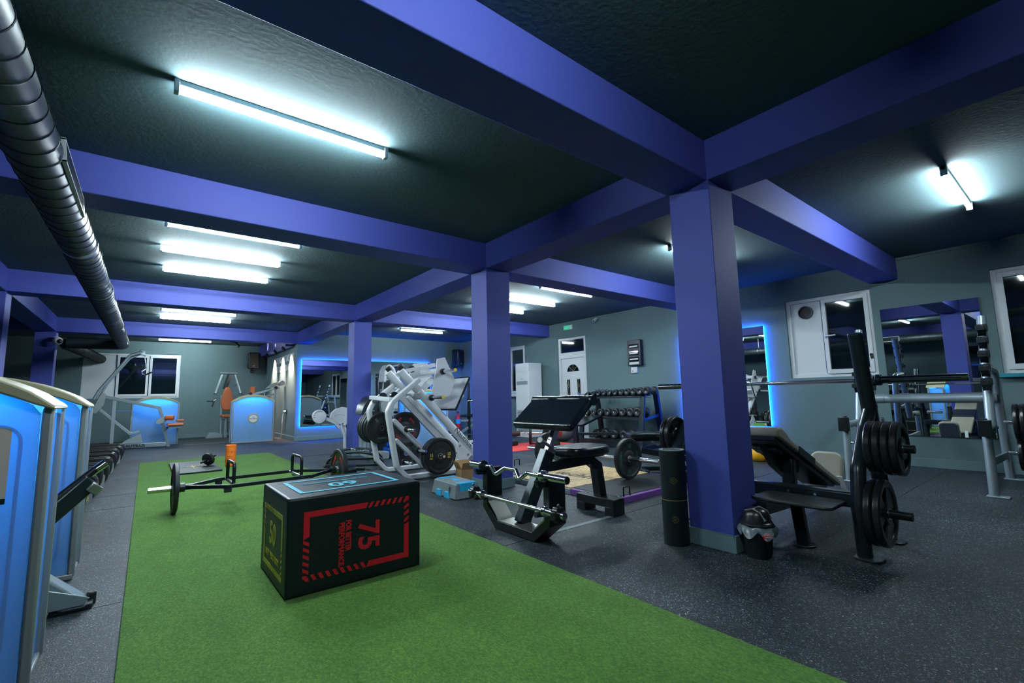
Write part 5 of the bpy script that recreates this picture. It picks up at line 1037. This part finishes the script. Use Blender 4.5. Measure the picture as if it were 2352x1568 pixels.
t = thing('green_pad_machine', 'machine with dark green pad showing beside the middle pillar', 'exercise machine', (6.1, 8.5, 0)); wb(MB().prism([(5.8, .95), (6.02, .93), (6.12, .78), (6.10, .62), (5.95, .50), (5.75, .55)], FX(0, 8.4, 0), -.05, .08), 'green_pad', M('green_vinyl', (.01, .06, .055), .35), t, bev=.03, seg=3); wb(MB().bar([(5.9, 8.5, .02), (5.88, 8.5, .7)], .07, .07).bar([(5.5, 8.5, .04), (6.3, 8.5, .04)], .07, .07), 'post', m_white, t)
t = thing('dumbbell_bench', 'black bench frame standing between ball and mats', 'weight bench', (6.55, 6.35, 0))
wb(MB().bar([(6.4, 7.2, .04), (6.35, 6.85, .50), (6.35, 6.8, .58)], .06, .09).box((6.22, 6.98, 0), (6.55, 7.3, .05)), 'rear_post', m_black, t, bev=.005)
wb(MB().bar([(6.30, 6.1, .02), (6.30, 6.12, .52)], .10, .06).bar([(6.3, 6.1, .28), (6.75, 5.5, .28)], .05, .05), 'front_post', m_black, t, bev=.005); wb(MB().prism([(6.45, .40), (7.0, .56), (7.0, .60), (6.42, .44)], FX(0, 6.2, 0), -.14, .14), 'tilted_pad', m_leath, t, bev=.01)

# ------------------------------------------------------------------ air conditioner, wall fittings
t = thing('air_conditioner', 'tall white floor-standing air conditioner beside the window', 'air conditioner', (7.46, 8.80, 0))
MB().box((-.21, -.25, .0), (.22, .25, 1.80)).build('cabinet', m_upvc, t, bev=.008)
l = MB()
for k in range(7): l.box((-.216, -.21, 1.50+.036*k), (-.208, .21, 1.522+.036*k))
l.build('upper_louvres', m_upvc, t)
l = MB()
for k in range(24): l.box((-.212, -.20, .12+.022*k), (-.209, .20, .131+.022*k))
l.build('lower_grille', m_blkl, t)
MB().box((-.213, -.21, 1.27), (-.209, .21, 1.36)).build('display_strip', m_silver, t); MB().box((-.212, -.215, .94), (-.209, .215, .943)).box((-.212, -.03, 1.415), (-.209, .03, 1.43)).build('panel_seam', m_silver, t)
t = thing('exit_sign', 'green and white exit sign above the white door', 'exit sign', (XR, 7.67, 2.59))
MB().box((-.025, -.135, -.05), (-.001, .135, .05)).build('casing', m_pap, t); MB().box((-.027, -.075, -.045), (-.0255, .13, .045)).build('green_face', m_exit, t)
MB().prism([(-.10, .0), (-.075, .02), (-.075, .008), (-.05, .008), (-.05, -.008), (-.075, -.008), (-.075, -.02)], FY(-.0275, 0, 0), 0, .0008).prism([(.045, 0), (.02, .02), (.02, .008), (-.0, .008), (0, -.008), (.02, -.008), (.02, -.02)], FY(-.0275, 0, 0), 0, .0008).cyl((-.028, .025, .022), (-.0275, .025, .022), .008).prism([(-.035, .01), (-.015, .012), (-.02, -.01), (-.012, -.03), (-.02, -.03), (-.028, -.012), (-.04, -.03), (-.045, -.026), (-.034, -.006)], FY(-.0275, 0, 0), 0, .0008).build('arrows_and_figure', m_whl, t)
t = thing('fuse_box', 'black wall fuse box with three clear windows', 'fuse box', (XR, 5.76, 1.82))
MB().box((-.09, -.16, -.26), (-.001, .16, .26)).build('case', m_rubs, t, bev=.01)
for z in (.13, -.01, -.13): f_ = MB().box((-.098, -.12, z-.045), (-.09, .12, z+.045)).build('clear_window', m_glass, t, bev=.004); MB().box((-.102, -.10, z-.015), (-.098, .10, z+.012)).build('breakers', m_pap, f_)
MB().box((-.094, -.11, -.235), (-.0905, .12, -.19)).build('paper_label', m_pap, t)
t = thing('wall_socket', 'white square switch under the black fuse box', 'wall switch', (XR, 5.82, 1.475)); MB().box((-.035, -.075, -.06), (-.001, .075, .06)).build('body', m_upvc, t, bev=.005); MB().box((-.037, .02, -.035), (-.0345, .04, -.01)).build('red_key', m_redl, t)
t = thing('security_camera', 'small white security camera high on the wall beyond the fuse box', 'security camera', (XR-.12, 6.72, 2.64)); MB().cyl((-.06, 0, -.04), (.05, .01, .02), .032).build('body', m_upvc, t, bev=.005); MB().cyl((.05, .01, .02), (.118, .01, .03), .012).build('bracket', m_upvc, t); MB().cyl((-.062, 0, -.0412), (-.06, 0, -.04), .022).build('lens', m_blkl, t)
t = thing('dome_camera', 'white dome camera on the corner of the left rear pillar', 'security camera', (-1.44, 12.42, 2.26)); MB().box((-.03, -.05, .0), (.03, .06, .07)).build('bracket', m_upvc, t, bev=.006)
MB().lathe([(.075*math.sin(a)+.0001, -.075*math.cos(a)) for a in [PI*i/12 for i in range(13)]], (.03, -.10, -.02), (0, 0, 1), 24).build('dome', m_upvc, t, ang=60); MB().lathe([(.045*math.sin(a)+.0001, -.045*math.cos(a)) for a in [PI*i/12 for i in range(13)]], (.06, -.145, -.03), (0, 0, 1), 20).build('lens', m_blkl, t, ang=60)
def speaker(label, c, u, w_=.30, h_=.50):
    t = thing('loudspeaker', label, 'loudspeaker'); t.matrix_basis = frame(c, u, (0, 0, 1))
    MB().prism(rrect(-w_/2, -h_/2, w_/2, h_/2, .05), Matrix(), -.10, .13).build('cabinet', m_black, t, bev=.02, seg=3)
    MB().prism(rrect(-w_/2+.03, -h_/2+.05, w_/2-.03, h_/2-.03, .04), Matrix(), .128, .140).build('grille', m_rub, t, bev=.008)
    MB().box((-.03, -h_/2+.065, .14), (.03, -h_/2+.095, .142)).build('badge', m_silver, t)
    MB().box((-.04, -h_/2-.12, -.20), (.04, -h_/2+.02, -.10)).cyl((0, -h_/2-.03, -.12), (0, -h_/2-.03, -.02), .02).build('wall_bracket', m_rub, t)
speaker('black loudspeaker on the far wall left of the lit lettering', (2.54, 16.19, 2.26), (1, 0, 0)); speaker('black loudspeaker in the corner behind the leg press', (7.55, 12.31, 2.21), (.88, .47, 0), .33, .52)
t = thing('fire_extinguisher', 'red fire extinguisher standing by the blue-lit corner', 'fire extinguisher', (7.56, 12.3, 0)); MB().lathe([(.07, 0), (.075, .01), (.078, .03), (.078, .40), (.06, .45), (.025, .48), (.022, .52), (0, .52)], (0, 0, 0), (0, 0, 1), 28).build('cylinder', m_red, t); MB().bar([(-.08, 0, .56), (.03, 0, .55)], .025, .02).bar([(-.07, 0, .52), (.03, 0, .53)], .02, .015).cyl((0, 0, .5), (0, 0, .56), .018).build('valve', m_blkl, t); MB().lathe([(.0785, .20), (.0792, .20), (.0792, .33), (.0785, .33)], (0, 0, 0), (0, 0, 1), 28, True).build('label_band', m_cyan, t)
t = thing('wall_notice', 'small white and pink notice on the blue-lit wall', 'notice', (XR-.001, 12.05, .80)); MB().box((-.003, -.10, -.08), (0, .10, .08)).build('sheet', m_pap, t); MB().box((-.004, -.10, -.08), (-.003, .10, -.06)).build('red_strip', m_redl, t)
t = thing('power_socket', 'black socket with white plug on the lettered wall', 'power socket', (2.93, 13.95-.6, .72)); MB().box((-.02, -.05, -.05), (-.001, .05, .05)).build('plate', m_rub, t, bev=.004); MB().cyl((-.02, .05, .0), (-.07, .06, 0), .028).build('plug', m_upvc, t)
t = thing('white_cable', 'white cable hanging in a loop below the socket', 'cable', (2.85, 13.4, 0)); MB().tube(arc_pts([(-.0, 0, .70), (-.02, .06, .50), (0, .02, .30), (.0, .10, .02), (-.05, .35, .01), (-.1, .15, .012), (-.03, -.02, .10), (-.02, -.04, .45), (0, 0, .68)], .10, 4), .004, 6).build('cable', m_upvc, t)
t = thing('weight_tree', 'black plate tree with upright peg behind the middle pillar', 'weight tree', (6.4, 9.9, 0)); MB().cyl((0, 0, .95), (0, 0, 1.35), .03).cyl((0, 0, .93), (0, 0, .95), .06).bar([(0, 0, 0), (0, 0, .95)], .06, .06).build('mast', m_black, t); MB().cyl((-.05, 0, .90), (.35, -.2, .93), .022).build('peg', m_chrome, t); MB().box((-.15, -.12, .50), (.5, .2, .57)).build('pad', m_leath, t, bev=.02); MB().bar([(-.25, 0, .42), (.5, 0, .42)], .05, .05).bar([(-.2, -.2, .03), (-.2, .4, .03)], .06, .06).bar([(-.3, 0, .1), (.3, 0, .4)], .05, .05).build('frame', m_silver, t)
# spotlights washing the lettered wall
sg = thing('wall_slogan', 'white slogan lettering washed by three warm spotlights', 'wall lettering', (2.93, 14.0, 2.0))
text('DISCIPLINE WILL TAKE YOU', .235, FY(-.003, 0, .14), m_whl, sg, ext=.002, bold=.006, sx=.80); text("PLACES MOTIVATION CAN'T", .235, FY(-.003, 0, -.12), m_whl, sg, ext=.002, bold=.006, sx=.76)
for k, y in enumerate((13.05, 14.0, 15.05)):
    t = thing('spotlight', 'small black spotlight washing the lettered wall, '+('nearest the mirror wall', 'middle of three', 'nearest the far wall')[k], 'spotlight', (2.70, y, 2.385), 0, 'spotlights above the slogan')
    MB().cyl((0, 0, .0), (.06, 0, -.09), .035).build('can', m_black, t); MB().box((-.02, -.02, -.0), (.02, .02, .02)).build('base', m_black, t)
    for nm, tgt, en, sz in (('spot_beam', Vector((.25, 0, -.60)), 20, 1.35), ('spot_uplight', Vector((.05, 0, 1)), 2.5, 1.2)):
        ld = bpy.data.lights.new(nm, 'SPOT'); ld.energy = en*11; ld.color = (1, .72, .58); ld.spot_size = sz; ld.spot_blend = .9; ld.shadow_soft_size = .02
        lo = bpy.data.objects.new(nm, ld); COL.objects.link(lo); lo.parent = t; lo.location = (.065, 0, -.10) if nm == 'spot_beam' else (-.03, 0, .022); lo.rotation_euler = tgt.to_track_quat('-Z', 'Y').to_euler()
t = thing('ceiling_spot', 'small dark spot lamp on the ceiling before the far speaker', 'spotlight', (1.9, 15.2, ZC)); MB().cyl((0, 0, -.03), (.09, -.1, -.16), .04).build('can', m_black, t); MB().box((-.12, -.02, -.035), (.05, .02, 0)).build('base', m_black, t)
